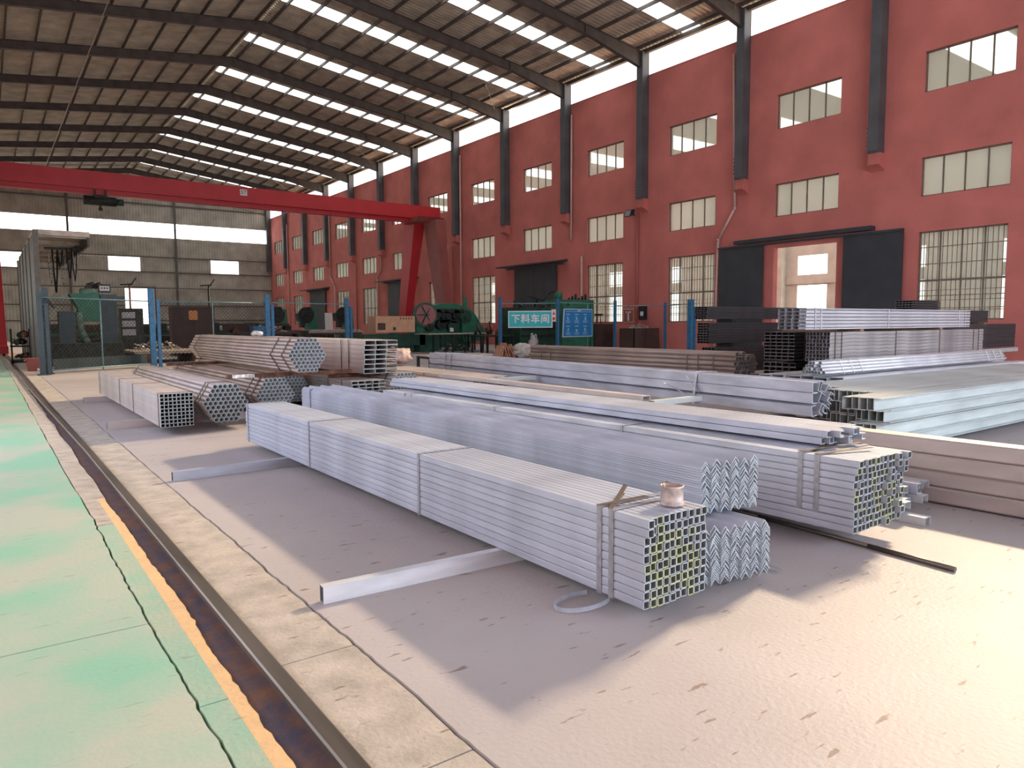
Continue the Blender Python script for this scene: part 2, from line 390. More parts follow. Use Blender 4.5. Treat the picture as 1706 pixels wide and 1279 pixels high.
for i in bays:
    ya, yb = 14.32 + 6 * (i - 1), 14.32 + 6 * i
    if i == -3: ya = YN
    c0, c1 = 14.32 + 6 * i - 4.435, 14.32 + 6 * i - 1.57
    wseg(ya, c0, 0, WTOP); wseg(c1, yb, 0, WTOP)
    wseg(c0, c1, 11.0, WTOP); wseg(c0, c1, 7.28, 9.57)
    names = []
    if i in doors:
        d0, d1 = (15.2, 19.15) if i == 1 else (c0 - .2, c1 + .2)
        d0 = max(d0, ya + .1); d1 = min(d1, yb - .1)
        if d0 > c0: wseg(c0, d0, 0, 4.58)
        if d1 < c1: wseg(d1, c1, 0, 4.58)
        wseg(c0, c1, 4.58, 5.89)
    else:
        wseg(c0, c1, 4.62, 5.89); wseg(c0, c1, 0, 1.42)
    for (z0, z1, cols, rows, gr) in ([(9.57, 11.0, 4, [], 0), (5.89, 7.28, 4, [], 0)] + ([] if i in doors else [(1.42, 4.62, 4, [2.85, 3.45, 4.05, 2.3, 1.85], 1)])):
        Wn += 1; window('window_%d' % Wn, c0, c1, z0, z1, cols, rows, gr)
wb = wall.build('wall_panel', 'redwall', wr)
# reveal line on top of wall
MB().box(XR - .02, XO + .02, YN, YF, WTOP, WTOP + .05).build('coping', 'redwall', wr)
colm = MB(); colm.box(27.30, 27.33, -.20, .20, 7.74, 14.93).box(27.33, XR, -.012, .012, 7.74, 14.93).box(XR - .03, XR, -.2, .2, 7.74, 14.93)
colm.box(27.33, XR, -.19, -.17, 7.74, 14.93).box(27.30, XR, -.2, .2, 7.70, 7.76)
for k in range(5): colm.box(27.27, 27.31, .2, .235, 7.95 + .16 * k, 8.0 + .16 * k); colm.box(27.27, 27.31, -.235, -.2, 7.95 + .16 * k, 8.0 + .16 * k)
colm = colm.mesh('column', ['colgrey'])
corb = MB(); corb.hexa([(27.6, -.25, 7.15), (XR, -.25, 7.05), (XR, .25, 7.05), (27.6, .25, 7.15), (27.28, -.25, 7.25), (XR, -.25, 7.25), (XR, .25, 7.25), (27.28, .25, 7.25)]).box(27.42, XR, -.22, .22, 7.25, 7.70)
corb = corb.mesh('corbel', ['redwall'])
for i in range(-3, 12):
    ob('column', colm, wr, (0, 14.32 + 6 * i, 0)); ob('corbel', corb, wr, (0, 14.32 + 6 * i, 0))
ob('column', colm, wr, (0, YF - .3, 0))
MB().box(XR - .3, XR - .1, YN, YF, 14.86, 15.0).build('eaves_beam', 'rafter', wr)
# doors of the right wall
dn = 0
for i in sorted(doors):
    dn += 1; c = 14.32 + 6 * i - 3.0; D = struct('door_%d' % dn)
    if i == 1:
        MB().box(27.56, 27.64, 19.15, 21.45, .05, 4.72).build('door_leaf', 'doorg', D)
        MB().box(27.56, 27.64, 13.2, 15.5, .05, 4.80).build('door_leaf', 'doorg', D)
        MB().box(27.45, XR, 14.35, 20.6, 4.86, 5.02).build('door_canopy', 'doorg', D)
        MB().box(27.50, 27.60, 13.2, 21.5, 4.72, 4.80).build('door_track', 'doorg', D)
    else:
        y0, y1 = c - 2.0, c + 2.15
        MB().box(27.62, 27.70, y0, (y0 + y1) / 2 - .01, .05, 4.85).build('door_leaf', 'doorg', D)
        MB().box(27.62, 27.70, (y0 + y1) / 2 + .01, y1, .05, 4.85).build('door_leaf', 'doorg', D)
        MB().hexa([(27.0, y0 - .9, 4.95), (XR, y0 - .9, 5.0), (XR, y1 + 1.2, 5.0), (27.0, y1 + 1.2, 4.95), (27.0, y0 - .9, 5.03), (XR, y0 - .9, 5.15), (XR, y1 + 1.2, 5.15), (27.0, y1 + 1.2, 5.03)]).build('door_canopy', 'doorg', D)
        MB().box(27.55, XR, y0 - .6, y1 + .8, 4.85, 4.93).build('door_track', 'doorg', D)

# adjoining hall seen through the openings
ah = struct('wall_adjoining')
b = MB(); X2 = 44.0
for k in range(-6, 11):
    y = 26.8 + 6 * k
    y0 = max(YN, y - 3); y1 = min(YF, y + 3)
    if y1 < YN or y0 > YF: continue
    a0, a1 = max(YN, y - 1.05), min(YF, y + 1.05)
    b.box(X2, X2 + .3, y0, a0, 0, 12.6).box(X2, X2 + .3, a1, y1, 0, 12.6)
    b.box(X2, X2 + .3, a0, a1, 0, 1.3).box(X2, X2 + .3, a0, a1, 3.8, 4.5).box(X2, X2 + .3, a0, a1, 5.75, 12.6)
    b.box(X2 - .5, X2, y + 1.9, y + 2.4, 0, 12.6).box(X2 - .1, X2, y0, y1, 3.9, 4.4)
    for z0, z1 in ((1.3, 3.8), (4.5, 5.75)): MB().box(X2 + .1, X2 + .12, a0, a1, z0, z1).build('window_pane', 'skylight', ah)
b.build('wall_panel', 'cream', ah)
MB().box(XO, X2, YN, YF, 12.6, 12.7).build('sun_block_roof', 'cream', ah)  # unseen roof, added to keep sun from coming through the wall windows
MB().box(XO, X2, YN, YF, -.3, 0).build('floor_panel', 'strip', ah)
MB().box(XO, X2, YN - .2, YN, 0, 12.6).box(XO, X2, YF, YF + .2, 0, 12.6).build('end_panel', 'cream', ah)
for k in range(15): MB().box(30, 43, YN + 3 + 6 * k, YN + 5.2 + 6 * k, 12.55, 12.58).build('skylight_panel', 'skylight', ah)  # unseen glowing strips, added to brighten the adjoining hall

# ------------------------------------------------------------------ far wall (sheeted)
fw = struct('wall_back')
def vcorr(x0, x1, z0, z1t, y, pitch=.28, dep=.05):   # vertical ribs
    b = MB(); n = max(1, int(round((x1 - x0) / pitch))); p = (x1 - x0) / n; pr = []
    for k in range(n):
        x = x0 + k * p; pr += [(x, 0), (x + p * .55, 0), (x + p * .65, -dep), (x + p * .9, -dep)]
    pr.append((x1, 0))
    for x, d in pr: b.v += [(x, y + d, z0), (x, y + d, z1t(x) if callable(z1t) else z1t)]
    for k in range(len(pr) - 1): i = 2 * k; b.face((i, i + 1, i + 3, i + 2))
    return b.build('wall_sheet', 'farsheet', fw)
def far_strip(z0, z1, holes):
    x = XL
    for h0, h1 in holes: vcorr(x, h0, z0, z1, YF); x = h1
    vcorr(x, XR, z0, z1, YF)
far_strip(12.48, lambda x: roof(x) + .1, [])
far_strip(8.72, 10.93, [])
far_strip(7.25, 8.72, [(-1.5, 3.4), (10.86, 13.85), (21.05, 24.08)])
far_strip(5.42, 7.25, [])
far_strip(0, 5.42, [(12.28, 15.05)])
for x0, x1 in ((XL, 7.25), (7.45, 17.3), (17.5, XR)): MB().box(x0, x1, YF + .02, YF + .04, 10.93, 12.48).build('daylight_panel', 'skylight', fw)
for x0, x1 in ((-1.5, 3.4), (10.86, 13.85), (21.05, 24.08)): MB().box(x0, x1, YF + .02, YF + .04, 7.25, 8.72).build('window_pane', 'skylight', fw)
for z in (14.4, 8.80, 7.20, 5.48, 3.6, 2.0):
    segs = ((XL, 12.2), (15.1, XR)) if z < 5 else ((XL, XR),)
    for a, b_ in segs: MB().box(a, b_, YF - .18, YF - .06, z - .06, z + .06).build('girt', 'girt', fw)
for x in (7.35, 17.4): MB().box(x - .1, x + .1, YF - .35, YF - .18, 0, roof(x)).build('wind_post', 'girt', fw)
MB().box(12.2, 15.1, YF - .3, YF - .1, 5.42, 5.6).box(15.05, 15.2, YF - .3, YF - .1, 0, 5.6).build('door_frame', 'girt', fw)
# left wall and rear wall (outside the picture) with daylight openings
lw = struct('wall_left')
b = MB().box(XL - .25, XL, YN, YF, 0, 1.6).box(XL - .25, XL, YN, YF, 4.8, 15.2)
for k in range(17): y = YN + 6 * k; b.box(XL - .25, XL, y - .3, y + .3, 1.6, 4.8)
b.build('wall_panel', 'redwall', lw)
MB().box(XL - .14, XL - .12, 27, YF, 1.6, 4.8).build('window_pane', 'pane', lw)
rw = struct('wall_front')
MB().box(XL, 2.5, YN - .2, YN, 0, 15.2).box(2.5, 19.5, YN - .2, YN, 8.2, 16).box(19.5, XR, YN - .2, YN, 0, 16).build('wall_panel', 'redwall', rw)
MB().box(XL, XR, YN - .2, YN, 15.0, 17.2).build('gable_panel', 'farsheet', rw)
struct('ground_outside', MB().box(-60, 90, YF + .5, YF + 90, -.3, -.02).box(-60, 90, YN - 60, YN - .3, -.3, -.02).mesh('ground_outside', ['outside']))

# drainpipes on the red wall
def drain(pts, m, label, r=.06):
    o = MB().path([(27.66, y, z) for y, z in pts], r, 8)
    for y, z in pts[1:-1]: o.disc((27.66, y, z), r * 1.25, (0, 0, 1), .12, 8)
    tag(o.build('drainpipe', m), label, 'pipe', 'drainpipes on the red wall')
drain([(20.9, 13.3), (20.72, 6.5), (21.6, 5.17), (21.7, .1)], 'pipe_pvc', 'pale pink drainpipe with a dog-leg beside the open door')
drain([(31.94, 13.2), (31.98, 6.15)], 'pipe_pvc', 'pale drainpipe that stops short above the closed door canopy')
drain([(31.05, 5.2), (31.09, .1)], 'pipe_pvc', 'short pale drainpipe standing behind the green machine box')
drain([(26.7, 7.1), (26.74, .1)], 'pipe_red', 'red drainpipe directly below the floodlight corbel')
drain([(43.9, 13.2), (43.97, .1)], 'pipe_pvc', 'straight pale drainpipe just right of the crane leg')
drain([(45.1, 7.0), (45.0, 5.3), (45.1, .1)], 'pipe_red', 'red drainpipe just behind the crane leg')
drain([(80, 12.5), (80, .1)], 'pipe_pvc', 'thin drainpipe nearest the far sheeted wall')
drain([(67.9, 12.4), (67.9, 6.1), (66.9, 5.1), (67, .1)], 'pipe_pvc', 'drainpipe stepping sideways beside the farthest door')
drain([(61.85, 7.1), (61.85, .1)], 'pipe_red', 'red drainpipe with a hopper left of the tall far window')
drain([(56.7, 7.3), (56.7, 6.2), (57.5, 5.4), (57.5, .1)], 'pipe_pvc', 'drainpipe with a dog-leg left of the crane leg door')
t = thing('floodlight', 'small black floodlight fixed high on the red wall', 'lamp', (27.55, 27.06, 7.05))
MB().hexa([(-.3, -.22, -.18), (-.05, -.25, -.02), (-.05, .25, -.02), (-.3, .22, -.18), (-.2, -.22, .18), (0, -.25, .2), (0, .25, .2), (-.2, .22, .18)]).build('lamp_housing', 'black', t)
MB().bar((-.05, 0, 0), (.19, 0, -.05), .06).build('bracket', 'black', t)
MB().hexa([(-.31, -.17, -.14), (-.30, -.17, -.14), (-.30, .17, -.14), (-.31, .17, -.14), (-.225, -.17, .14), (-.21, -.17, .14), (-.21, .17, .14), (-.225, .17, .14)]).build('lens', 'galv_in', t)
# ------------------------------------------------------------------ steel stock
def tube_mesh(w, h, t, L, mats):
    c = min(w, h) * .11; g = t + c * .2
    o = [(c, 0), (w - c, 0), (w, c), (w, h - c), (w - c, h), (c, h), (0, h - c), (0, c)]
    i = [(g, t), (w - g, t), (w - t, g), (w - t, h - g), (w - g, h - t), (g, h - t), (t, h - g), (t, g)]
    return MB().extr(o, 0, L, i, 1).mesh('square_tube', mats)
def pipe_mesh(r, t, L, mats, n=12):
    o = [(r * math.cos(2 * math.pi * k / n), r * math.sin(2 * math.pi * k / n)) for k in range(n)]
    i = [(x * (r - t) / r, z * (r - t) / r) for x, z in o]
    b = MB(); b.smooth = True; return b.extr(o, 0, L, i, 1).mesh('round_pipe', mats)
def chan_mesh(w, h, t, L, mats):   # opens towards +x; web at x=0
    return MB().extr([(h * .05, 0), (w, 0), (w, t), (t, t), (t, h - t), (w, h - t), (w, h), (h * .05, h), (0, h * .95), (0, h * .05)], 0, L, None, 1).mesh('steel_channel', mats)
def lip_mesh(w, h, t, L, mats):    # lipped channel, slot on the right
    a, b = h * .34, h * .66; c = h * .06
    return MB().extr([(c, 0), (w, 0), (w, a), (w - t, a), (w - t, t), (t, t), (t, h - t), (w - t, h - t), (w - t, b), (w, b), (w, h), (c, h), (0, h - c), (0, c)], 0, L, None, 1).mesh('steel_channel', mats)
def chanT_mesh(w, h, t, L, mats):  # opens downwards, web on top
    return MB().extr([(0, 0), (t, 0), (t, h - t), (w - t, h - t), (w - t, 0), (w, 0), (w, h), (0, h)], 0, L, None, 1).mesh('steel_channel', mats)
def angle_mesh(c, tv, L, mats):
    return MB().extr([(-c, -tv), (0, c - tv), (c, -tv), (c, 0), (0, c), (-c, 0)], 0, L, None, 1).mesh('steel_angle', mats)
def put(parent, name, me, x, z, y=0, ry=0): return ob(name, me, parent, (x, y, z), (0, ry, 0))
def ring(parent, outline, y, w=.028, t=.003, m='strap', name='strap', tilt=0):
    cx = sum(p[0] for p in outline) / len(outline); cz = sum(p[1] for p in outline) / len(outline)
    def grow(p, g):
        d = Vector((p[0] - cx, p[1] - cz)); d = d * (1 + g / max(d.length, 1e-4)); return (cx + d.x, cz + d.y)
    i = [grow(p, .002) for p in outline]; o = [grow(p, .002 + t * 1.6) for p in outline]
    return MB().extr(o, y, y + w, i, 0).build(name, m, parent, (0, 0, 0), (0, 0, 0))
def rect(w, h, z=0, x=0): return [(x, z), (x + w, z), (x + w, z + h), (x, z + h)]
def hexo(cx, cz, r, n=5, flat=True):
    # outline of a hexagonal pipe bundle with n pipes on an edge
    R = 2 * r * (n - 1) + r * 1.25
    return [(cx + R * math.cos(math.radians(60 * k)), cz + R * math.sin(math.radians(60 * k))) for k in range(6)]
def hexpos(n, r):
    out = []
    for q in range(-(n - 1), n):
        c = 2 * n - 1 - abs(q)
        for k in range(c): out.append(((k - (c - 1) / 2) * 2 * r, q * r * math.sqrt(3)))
    return out
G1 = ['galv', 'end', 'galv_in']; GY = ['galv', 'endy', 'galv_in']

# --- front bundle of square tubes
s = .0392
t = thing('square_tube_bundle', 'strapped bundle of galvanised square tubes nearest the camera, small tin on top', 'steel bundle', (2.295, 2.16, .09))
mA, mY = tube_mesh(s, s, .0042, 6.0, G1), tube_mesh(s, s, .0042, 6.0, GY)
for r in range(10):
    for c in range(10):
        yel = (1 <= c <= 7 and 1 <= r <= 7 and rnd() < .55) or rnd() < .12
        put(t, 'square_tube', mY if yel else mA, c * (s + .0028) + U(-.0006, .0006), r * (s + .0020), U(-.006, .006) + (-.02 if r >= 8 and c == 0 else 0))
o = rect(10 * (s + .0028), 10 * (s + .0020))
for y in (.19, .27, 2.03, 4.05, 5.9): ring(t, o, y, .032 if y < 1 else .026)
b = MB()
for k, (x0, y0, x1, y1) in enumerate([(.0, .20, .22, .34), (.0, .28, .24, .20), (.02, .21, .30, .40)]):
    b.hexa([(x0, y0, .415), (x0, y0 + .03, .415), (x1, y1 + .03, .430 + .01 * k), (x1, y1, .430 + .01 * k), (x0, y0, .418), (x0, y0 + .03, .418), (x1, y1 + .03, .433 + .01 * k), (x1, y1, .433 + .01 * k)])
b.build('loose_strap_end', 'strapb', t)

# --- stacked angles, lower and upper
cA, tv = .0330, .0128
mAng = angle_mesh(cA, tv - .0052, 6.0, ['galv', 'end'])
t = thing('angle_bundle', 'lower bundle of steel angles, on the floor right of the front tubes', 'steel bundle', (2.81, 2.27, .035), -.006)
for c in range(7):
    for r in range(21 + (c % 3 == 1)): put(t, 'steel_angle', mAng, cA + c * 2 * cA + U(-.001, .001), .012 + r * tv, U(-.008, .008) - .012 * c)
MB().hexa([(.50, .15, .05), (.52, .15, .05), (.64, -.02, -.02), (.62, -.05, -.02), (.50, .15, .053), (.52, .15, .053), (.64, -.02, -.016), (.62, -.05, -.016)]).build('strap', 'strap', t)
t2 = thing('angle_bundle', 'upper bundle of steel angles, rising beside the small tin', 'steel bundle', (3.01, 2.43, .352), -.004)
for c in range(6):
    for r in range(20 + (c % 2)): put(t2, 'steel_angle', mAng, cA + c * 2 * cA + U(-.001, .001), .0 + r * tv, U(-.008, .008) - .012 * c)
for y in (5.7,): ring(t2, rect(.40, .27), y, .03)
t = thing('paper_tag', 'white tag hanging off the right side of the lower angle bundle', 'tag', (3.36, 2.42, .10))
MB().hexa([(0, 0, .10), (.01, -.07, .10), (.08, -.10, -.02), (.07, -.03, -.02), (0, 0, .102), (.01, -.07, .102), (.08, -.10, -.018), (.07, -.03, -.018)]).build('tag_sheet', 'paper', t)
MB().bar((.0, -.03, .1), (-.1, 0, .16), .006).build('string', 'strap', t)
# small tin on the tubes
t = thing('tin', 'small weathered round tin standing on the front tube bundle', 'tin', (2.585, 2.26, .504))
MB().lathe((0, 0, 0), [(0, 0), (.056, 0), (.057, .012), (.053, .014), (.053, .085), (.056, .088), (.056, .094), (.050, .094), (.049, .02), (0, .018)], 28).build('tin_body', 'tin', t)
b = MB()
b.path([(-.054, 0, .088), (-.052, .012, .100), (-.03, .03, .106), (0, .04, .104), (.03, .035, .098)], .003, 5); b.build('handle', 'strapb', t)

# --- second square tube bundle
sw, sh = .0475, .0414
t = thing('square_tube_bundle', 'galvanised square tube bundle with double straps, behind the black floor bar', 'steel bundle', (4.07, 2.17, .115), .018)
mA, mY = tube_mesh(sw, sh, .0042, 6.0, G1), tube_mesh(sw, sh, .0042, 6.0, GY)
for r in range(10):
    for c in range(12):
        yel = (5 <= c <= 10 and 2 <= r <= 5 and rnd() < .6) or rnd() < .25
        x = c * (sw + .002) + U(-.001, .001) - (.01 if r < 2 else 0)
        put(t, 'square_tube', mY if yel else mA, x, r * (sh + .0024), (-.02 if r > 7 else 0) + U(-.008, .008) + (-.03 if (c > 6 and rnd() < .25) else 0))
o = rect(12 * (sw + .002), 10 * (sh + .0024))
for y in (.22, .33, 1.87, 3.6, 5.25, 5.4): ring(t, o, y, .034 if y < 1 else .026)
b = MB()
for (x0, y0, x1, y1, z) in [(.0, .23, .42, .10, .455), (.0, .34, .50, .22, .46), (.1, .30, .55, .42, .452)]:
    b.hexa([(x0, y0, z - .012), (x0, y0 + .03, z - .012), (x1, y1 + .03, z), (x1, y1, z), (x0, y0, z - .009), (x0, y0 + .03, z - .009), (x1, y1 + .03, z + .003), (x1, y1, z + .003)])
b.build('loose_strap_end', 'strapb', t)

# --- channels on top of the second bundle
t = thing('channel_bundle', 'low two-layer bundle of channels lying on the second tube bundle', 'steel bundle', (4.33, 2.50, .570), .012)
mC = chan_mesh(.05, .045, .006, 6.0, ['galv', 'end'])
for r in range(2):
    for c in range(6): put(t, 'steel_channel', mC, c * .064 + r * .012, r * .047, U(-.06, .06), 0)
for (x, y, z) in ((.40, -.02, 0), (.405, .05, .047)): put(t, 'steel_channel', mC, x, z, y)

# --- loose channels between second tube bundle and the tall box sections
mC2 = chanT_mesh(.085, .055, .006, 6.0, ['galv_bright', 'end']); mC3 = chan_mesh(.06, .075, .006, 6.0, ['galv', 'end'])
k = 0
spots = [(4.86, .005, 'floor', 0), (4.97, .062, 0, 0), (5.07, .062, 0, .05), (5.17, .062, 1, .1), (5.27, .062, 0, .02), (5.37, .062, 1, .13), (5.46, .062, 0, .15),
         (4.93, .125, 1, .3), (5.03, .125, 0, .2), (5.14, .125, 0, .1), (5.25, .125, 1, .05), (5.36, .125, 0, .12), (5.46, .125, 0, .1)]
lay = {0: 'bottom', 1: 'top'}
tt = thing('channel_bundle', 'loose heap of bright channels between the second tube bundle and the big box sections', 'steel bundle', (4.82, 2.30, .02))
for (x, z, kd, dy) in spots[1:]: put(tt, 'steel_channel', mC2 if kd == 0 else mC3, x - 4.82, z, dy)
for x in (.0, .18): put(tt, 'steel_channel', mC2, x + .0, .19, .35); put(tt, 'steel_channel', mC2, x, .25, .6)
t = thing('skid_channel', 'single channel on the floor sticking out below the second tube bundle', 'steel channel', (4.98, 2.17, .003), .02)
chT = chanT_mesh(.085, .055, .006, 3.2, ['galv_bright', 'end']); put(t, 'channel_body', chT, 0, 0)

# --- tall stack of four box sections (one thing, four parts)
t = thing('box_section_stack', 'tall stack of four long pinkish box sections running out of the right edge', 'steel stack', (5.70, .60, .012), .02)
mB = tube_mesh(.20, .116, .006, 6.3, ['galv_warm', 'end', 'galv_in'])
for r in range(4): put(t, 'box_section', mB, 0 + (.012 if r % 2 else 0), r * .119, U(-.02, .02))
for i, (x, y) in enumerate(((5.55, 1.2), (5.55, 5.6))): tag(MB().box(0, 1.6, 0, .08, 0, .010).build('floor_strip', 'galv_old', None, (x, y, .0015)), 'flat steel strip under the box section stack, %s' % ('near end' if i == 0 else 'far end'), 'steel strip')

# --- big channel bundle lying on cross bars, end with tilted profiles
t = thing('channel_bundle', 'long bundle of large channels whose end shows tilted zigzag profiles', 'steel bundle', (6.50, 3.92, .455), -.106)
mBig = chan_mesh(.075, .105, .006, 9.3, ['galv', 'end'])
mBig2 = tube_mesh(.05, .09, .005, 9.3, G1)
for r in range(3):
    put(t, 'steel_channel', mBig, .0, r * .108 - (.0 if r else .02), U(-.01, .01), (-.18, -.05, .0)[r])
for (x, z, a, y) in [(.10, .02, .55, .0), (.19, .03, .6, .03), (.12, .12, .5, .02), (.20, .13, .55, -.02), (.08, .235, .35, .0), (.155, .235, .4, .03), (.235, .20, .6, .04), (.27, .07, .6, .05), (.24, -.0, .2, .05)]:
    put(t, 'steel_channel', mBig, x, z, y, a)
o = [(-.05, -.02), (.30, -.02), (.36, .15), (.30, .33), (.0, .345), (-.02, .2)]
for y in (1.55, 8.2, 8.45): ring(t, o, y, .03)
b = MB().bar((-.06, 1.5, .03), (-.20, 1.9, .20), .03, .004).bar((-.05, 1.55, .0), (-.14, 1.35, -.04), .03, .004).bar((-.02, 1.5, .1), (-.12, 1.62, .30), .03, .004); b.build('loose_strap_end', 'strap', t)
# cross bars
def crossbar(loc, rz, L, label, m='galv_green', w=.09, h=.055):
    t = thing('cross_bar', label, 'steel bar', loc, rz); MB().extr([(0, 0), (.006, 0), (.006, h - .006), (w - .006, h - .006), (w - .006, 0), (w, 0), (w, h), (0, h)], 0, L, None, 1).build('channel_body', [m, 'end'], t); return t
crossbar((5.62, 5.26, .495), -math.pi / 2 + .03, .80, 'pale green cross bar carrying the big channel bundle, near end')
crossbar((6.05, 8.9, .50), -math.pi / 2 + .03, .88, 'pale green cross bar carrying the big channel bundle, far end')
t = thing('loose_channel', 'single light-topped channel lying lengthways between the two cross bars', 'steel channel', (5.50, 5.22, .555), -.03)
put(t, 'channel_body', chanT_mesh(.11, .05, .006, 4.4, ['galv_warm', 'end']), 0, 0)
t = thing('timber_chock', 'small rusty chock under the near end of the loose channel', 'chock', (5.32, 5.16, .44)); MB().hexa([(0, 0, 0), (.07, 0, 0), (.07, .1, 0), (0, .1, 0), (.0, .01, .09), (.09, .0, .08), (.08, .1, .1), (0, .1, .1)]).build('chock_body', 'rust', t)

# --- middle low packs between second bundle and box sections (sheet-like channel tops)
t = thing('channel_bundle', 'wide grey bundle of flat channels with a sawtooth far end, under the loose channel', 'steel bundle', (5.0, 3.25, .345), .0)
mF = chanT_mesh(.105, .045, .006, 6.0, ['galv', 'end'])
for c in range(5):
    for r in range(3): put(t, 'steel_channel', mF, c * .11, r * .047, .12 * c + U(0, .05))
# --- rear left group
s = .0472
t = thing('square_tube_bundle', 'leftmost bundle of square tubes near the rail, lit on top', 'steel bundle', (1.70, 9.68, .11))
m8 = tube_mesh(s, s, .005, 6.0, ['galv_warm', 'end', 'galv_in'])
for r in range(9):
    for c in range(8): put(t, 'square_tube', m8, c * (s + .0007), r * (s - .001), U(-.012, .012))
for y in (.10, 2.0, 3.3, 5.75): ring(t, rect(8 * (s + .0007), 9 * (s - .001)), y, .03, m='strapb')
def hexbundle(label, x, y, z, r, n, L, pm, straps, rz=0, m='strapb', only=None):
    t = thing('pipe_bundle', label, 'steel bundle', (x, y, z), rz)
    me = pipe_mesh(r * .985, r * .16, L, pm)
    for (px, pz) in hexpos(n, r):
        if only and pz < only: continue
        put(t, 'round_pipe', me, px, pz, U(-.012, .012))
    for yy in straps: ring(t, hexo(0, 0, r, n), yy, .03, .004, m)
    return t
HP = ['galv_warm', 'end', 'galv_in']; RP = ['rustpipe', 'end', 'galv_in']
rr = .0312
hz = .11 + 8 * rr * math.sqrt(3) + rr
hexbundle('hexagonal bundle of round pipes right of the leftmost tube bundle', 2.50, 9.76, hz - 8 * rr * math.sqrt(3) * .5, rr, 5, 6.0, HP, (.25, .4, 5.6), 0)
hexbundle('hexagonal bundle of round pipes under the pipe stack, beside the rusty bearer', 3.36, 10.4, .11 + 4 * rr * math.sqrt(3) + rr, rr, 5, 6.0, RP, (.2, .5, 5.6), 0)
hexbundle('pipe bundle mostly hidden behind the rear end of the upper angle bundle', 4.02, 11.6, .11 + 4 * rr * math.sqrt(3) + rr, rr, 5, 6.0, RP, (.3, 5.6), 0)
hexbundle('raised hexagonal bundle of reddish round pipes on the rusty bearers', 3.70, 10.0, .935, rr * .985, 5, 6.1, RP, (.25, .75, 5.6), 0)
hexbundle('hexagonal pipe bundle right of the small channel bundle', 5.42, 10.3, .10 + 4 * .0312 * math.sqrt(3) + .0312, .0312, 5, 6.0, HP, (.3, 5.6), 0)
for i, (y, L) in enumerate(((10.55, 1.9), (14.8, 1.9))):
    t = thing('steel_bearer', 'rusty flat bearer under the raised reddish pipes, %s' % ('near end' if i == 0 else 'far end'), 'steel bar', (2.75, y, .615))
    MB().box(0, L, 0, .12, 0, .055).build('bearer_body', 'rust', t)
    if i == 0: MB().box(.05, .36, -.004, 0, .005, .055).build('grey_patch', 'scrap', t)
t = thing('channel_bundle', 'raised pale bundle of big channels, seven rows of three, beside the reddish pipes', 'steel bundle', (4.74, 10.4, .60))
mK = lip_mesh(.185, .074, .007, 6.0, ['galv_warm', 'end'])
for r in range(7):
    for c in range(3): put(t, 'steel_channel', mK, c * .190 + r * .004, r * .0745, U(-.02, .02))
for y in (.55, .85, 5.5): ring(t, rect(.58, .525), y, .025, m='strapb')
t = thing('channel_bundle', 'lower small-channel bundle below the raised pale channels', 'steel bundle', (4.36, 10.0, .10))
mK = lip_mesh(.105, .052, .006, 6.0, ['galv_old', 'end'])
for r in range(8):
    for c in range(5): put(t, 'steel_channel', mK, c * .112, r * .0535, U(-.02, .02))
for y in (.35, .9, 5.5): ring(t, rect(.57, .43), y, .025, m='strapb')
for i, y in enumerate((10.9, 14.9)):
    t = thing('steel_bearer', 'flat bearer between the lower and the raised channels, %s' % ('near end' if i == 0 else 'far end'), 'steel bar', (4.4, y, .53)); MB().box(0, 1.05, 0, .1, 0, .042).build('bearer_body', 'rust', t)
# yellowish lit tube pack right of the hexagonal pipes
t = thing('square_tube_bundle', 'low wide pack of tubes with a sunlit top behind the sawtooth channels', 'steel bundle', (5.85, 9.25, .10), -.03)
m9 = tube_mesh(.05, .048, .005, 6.2, ['galv_warm', 'end', 'galv_in'])
for r in range(9):
    for c in range(14 - 0): put(t, 'square_tube', m9, c * .051 + (8 - r) * -.0 + r * .02, r * .049, U(-.1, .1))
for y in (1.6, 4.4): ring(t, [(0, 0), (.72, 0), (.90, .44), (.16, .44)], y, .03)
t = thing('board', 'pale flat board lying behind the big channel bundle', 'board', (8.2, 14.5, .62), -.1); MB().box(0, 1.7, 0, .9, 0, .03).build('board_body', 'plate', t)
t = thing('board_stand', 'dark trestle under the pale flat board', 'trestle', (8.3, 14.6, 0), -.1)
MB().box(0, .06, 0, .06, 0, .62).box(1.4, 1.46, 0, .06, 0, .62).box(0, .06, .7, .76, 0, .62).box(1.4, 1.46, .7, .76, 0, .62).box(0, 1.46, 0, .76, .56, .62).build('trestle_frame', 'mach', t)

# --- skids below the bundles
def skid(x, y, L, rz, label, m='galv_bright', w=.055, h=.086):
    t = thing('skid_bar', label, 'steel bar', (x, y, .002), rz)
    MB().extr([(-w, 0), (0, 0), (0, h), (-w, h)], 0, L, [(-w + .005, .005), (-.005, .005), (-.005, h - .005), (-w + .005, h - .005)], 1).build('tube_body', [m, 'end', 'galv_in'], t); return t
skid(1.265, 3.30, 1.5, -math.pi / 2 - .05, 'pale tube laid crosswise under the front bundle, nearest the camera')
skid(1.265, 6.77, 1.5, -math.pi / 2 + .04, 'bluish tube laid crosswise under the far part of the front bundle', 'galv')
skid(1.24, 10.72, 2.9, -math.pi / 2 + .03, 'grey tube under the near end of the leftmost tube bundle', 'galv_warm', .07, .105)
skid(1.36, 14.75, 2.9, -math.pi / 2 + .05, 'grey tube under the far end of the leftmost tube bundle', 'galv_warm', .07, .105)
skid(3.9, 3.4, .88, -math.pi / 2, 'crosswise tube hidden below the second tube bundle, near end', 'galv', .06, .11)
skid(3.8, 7.0, .95, -math.pi / 2, 'crosswise tube hidden below the second tube bundle, far end', 'galv', .06, .11)
skid(4.2, 10.9, 1.7, -math.pi / 2, 'crosswise tube below the hexagonal pipes and small channels', 'galv_warm', .06, .098)
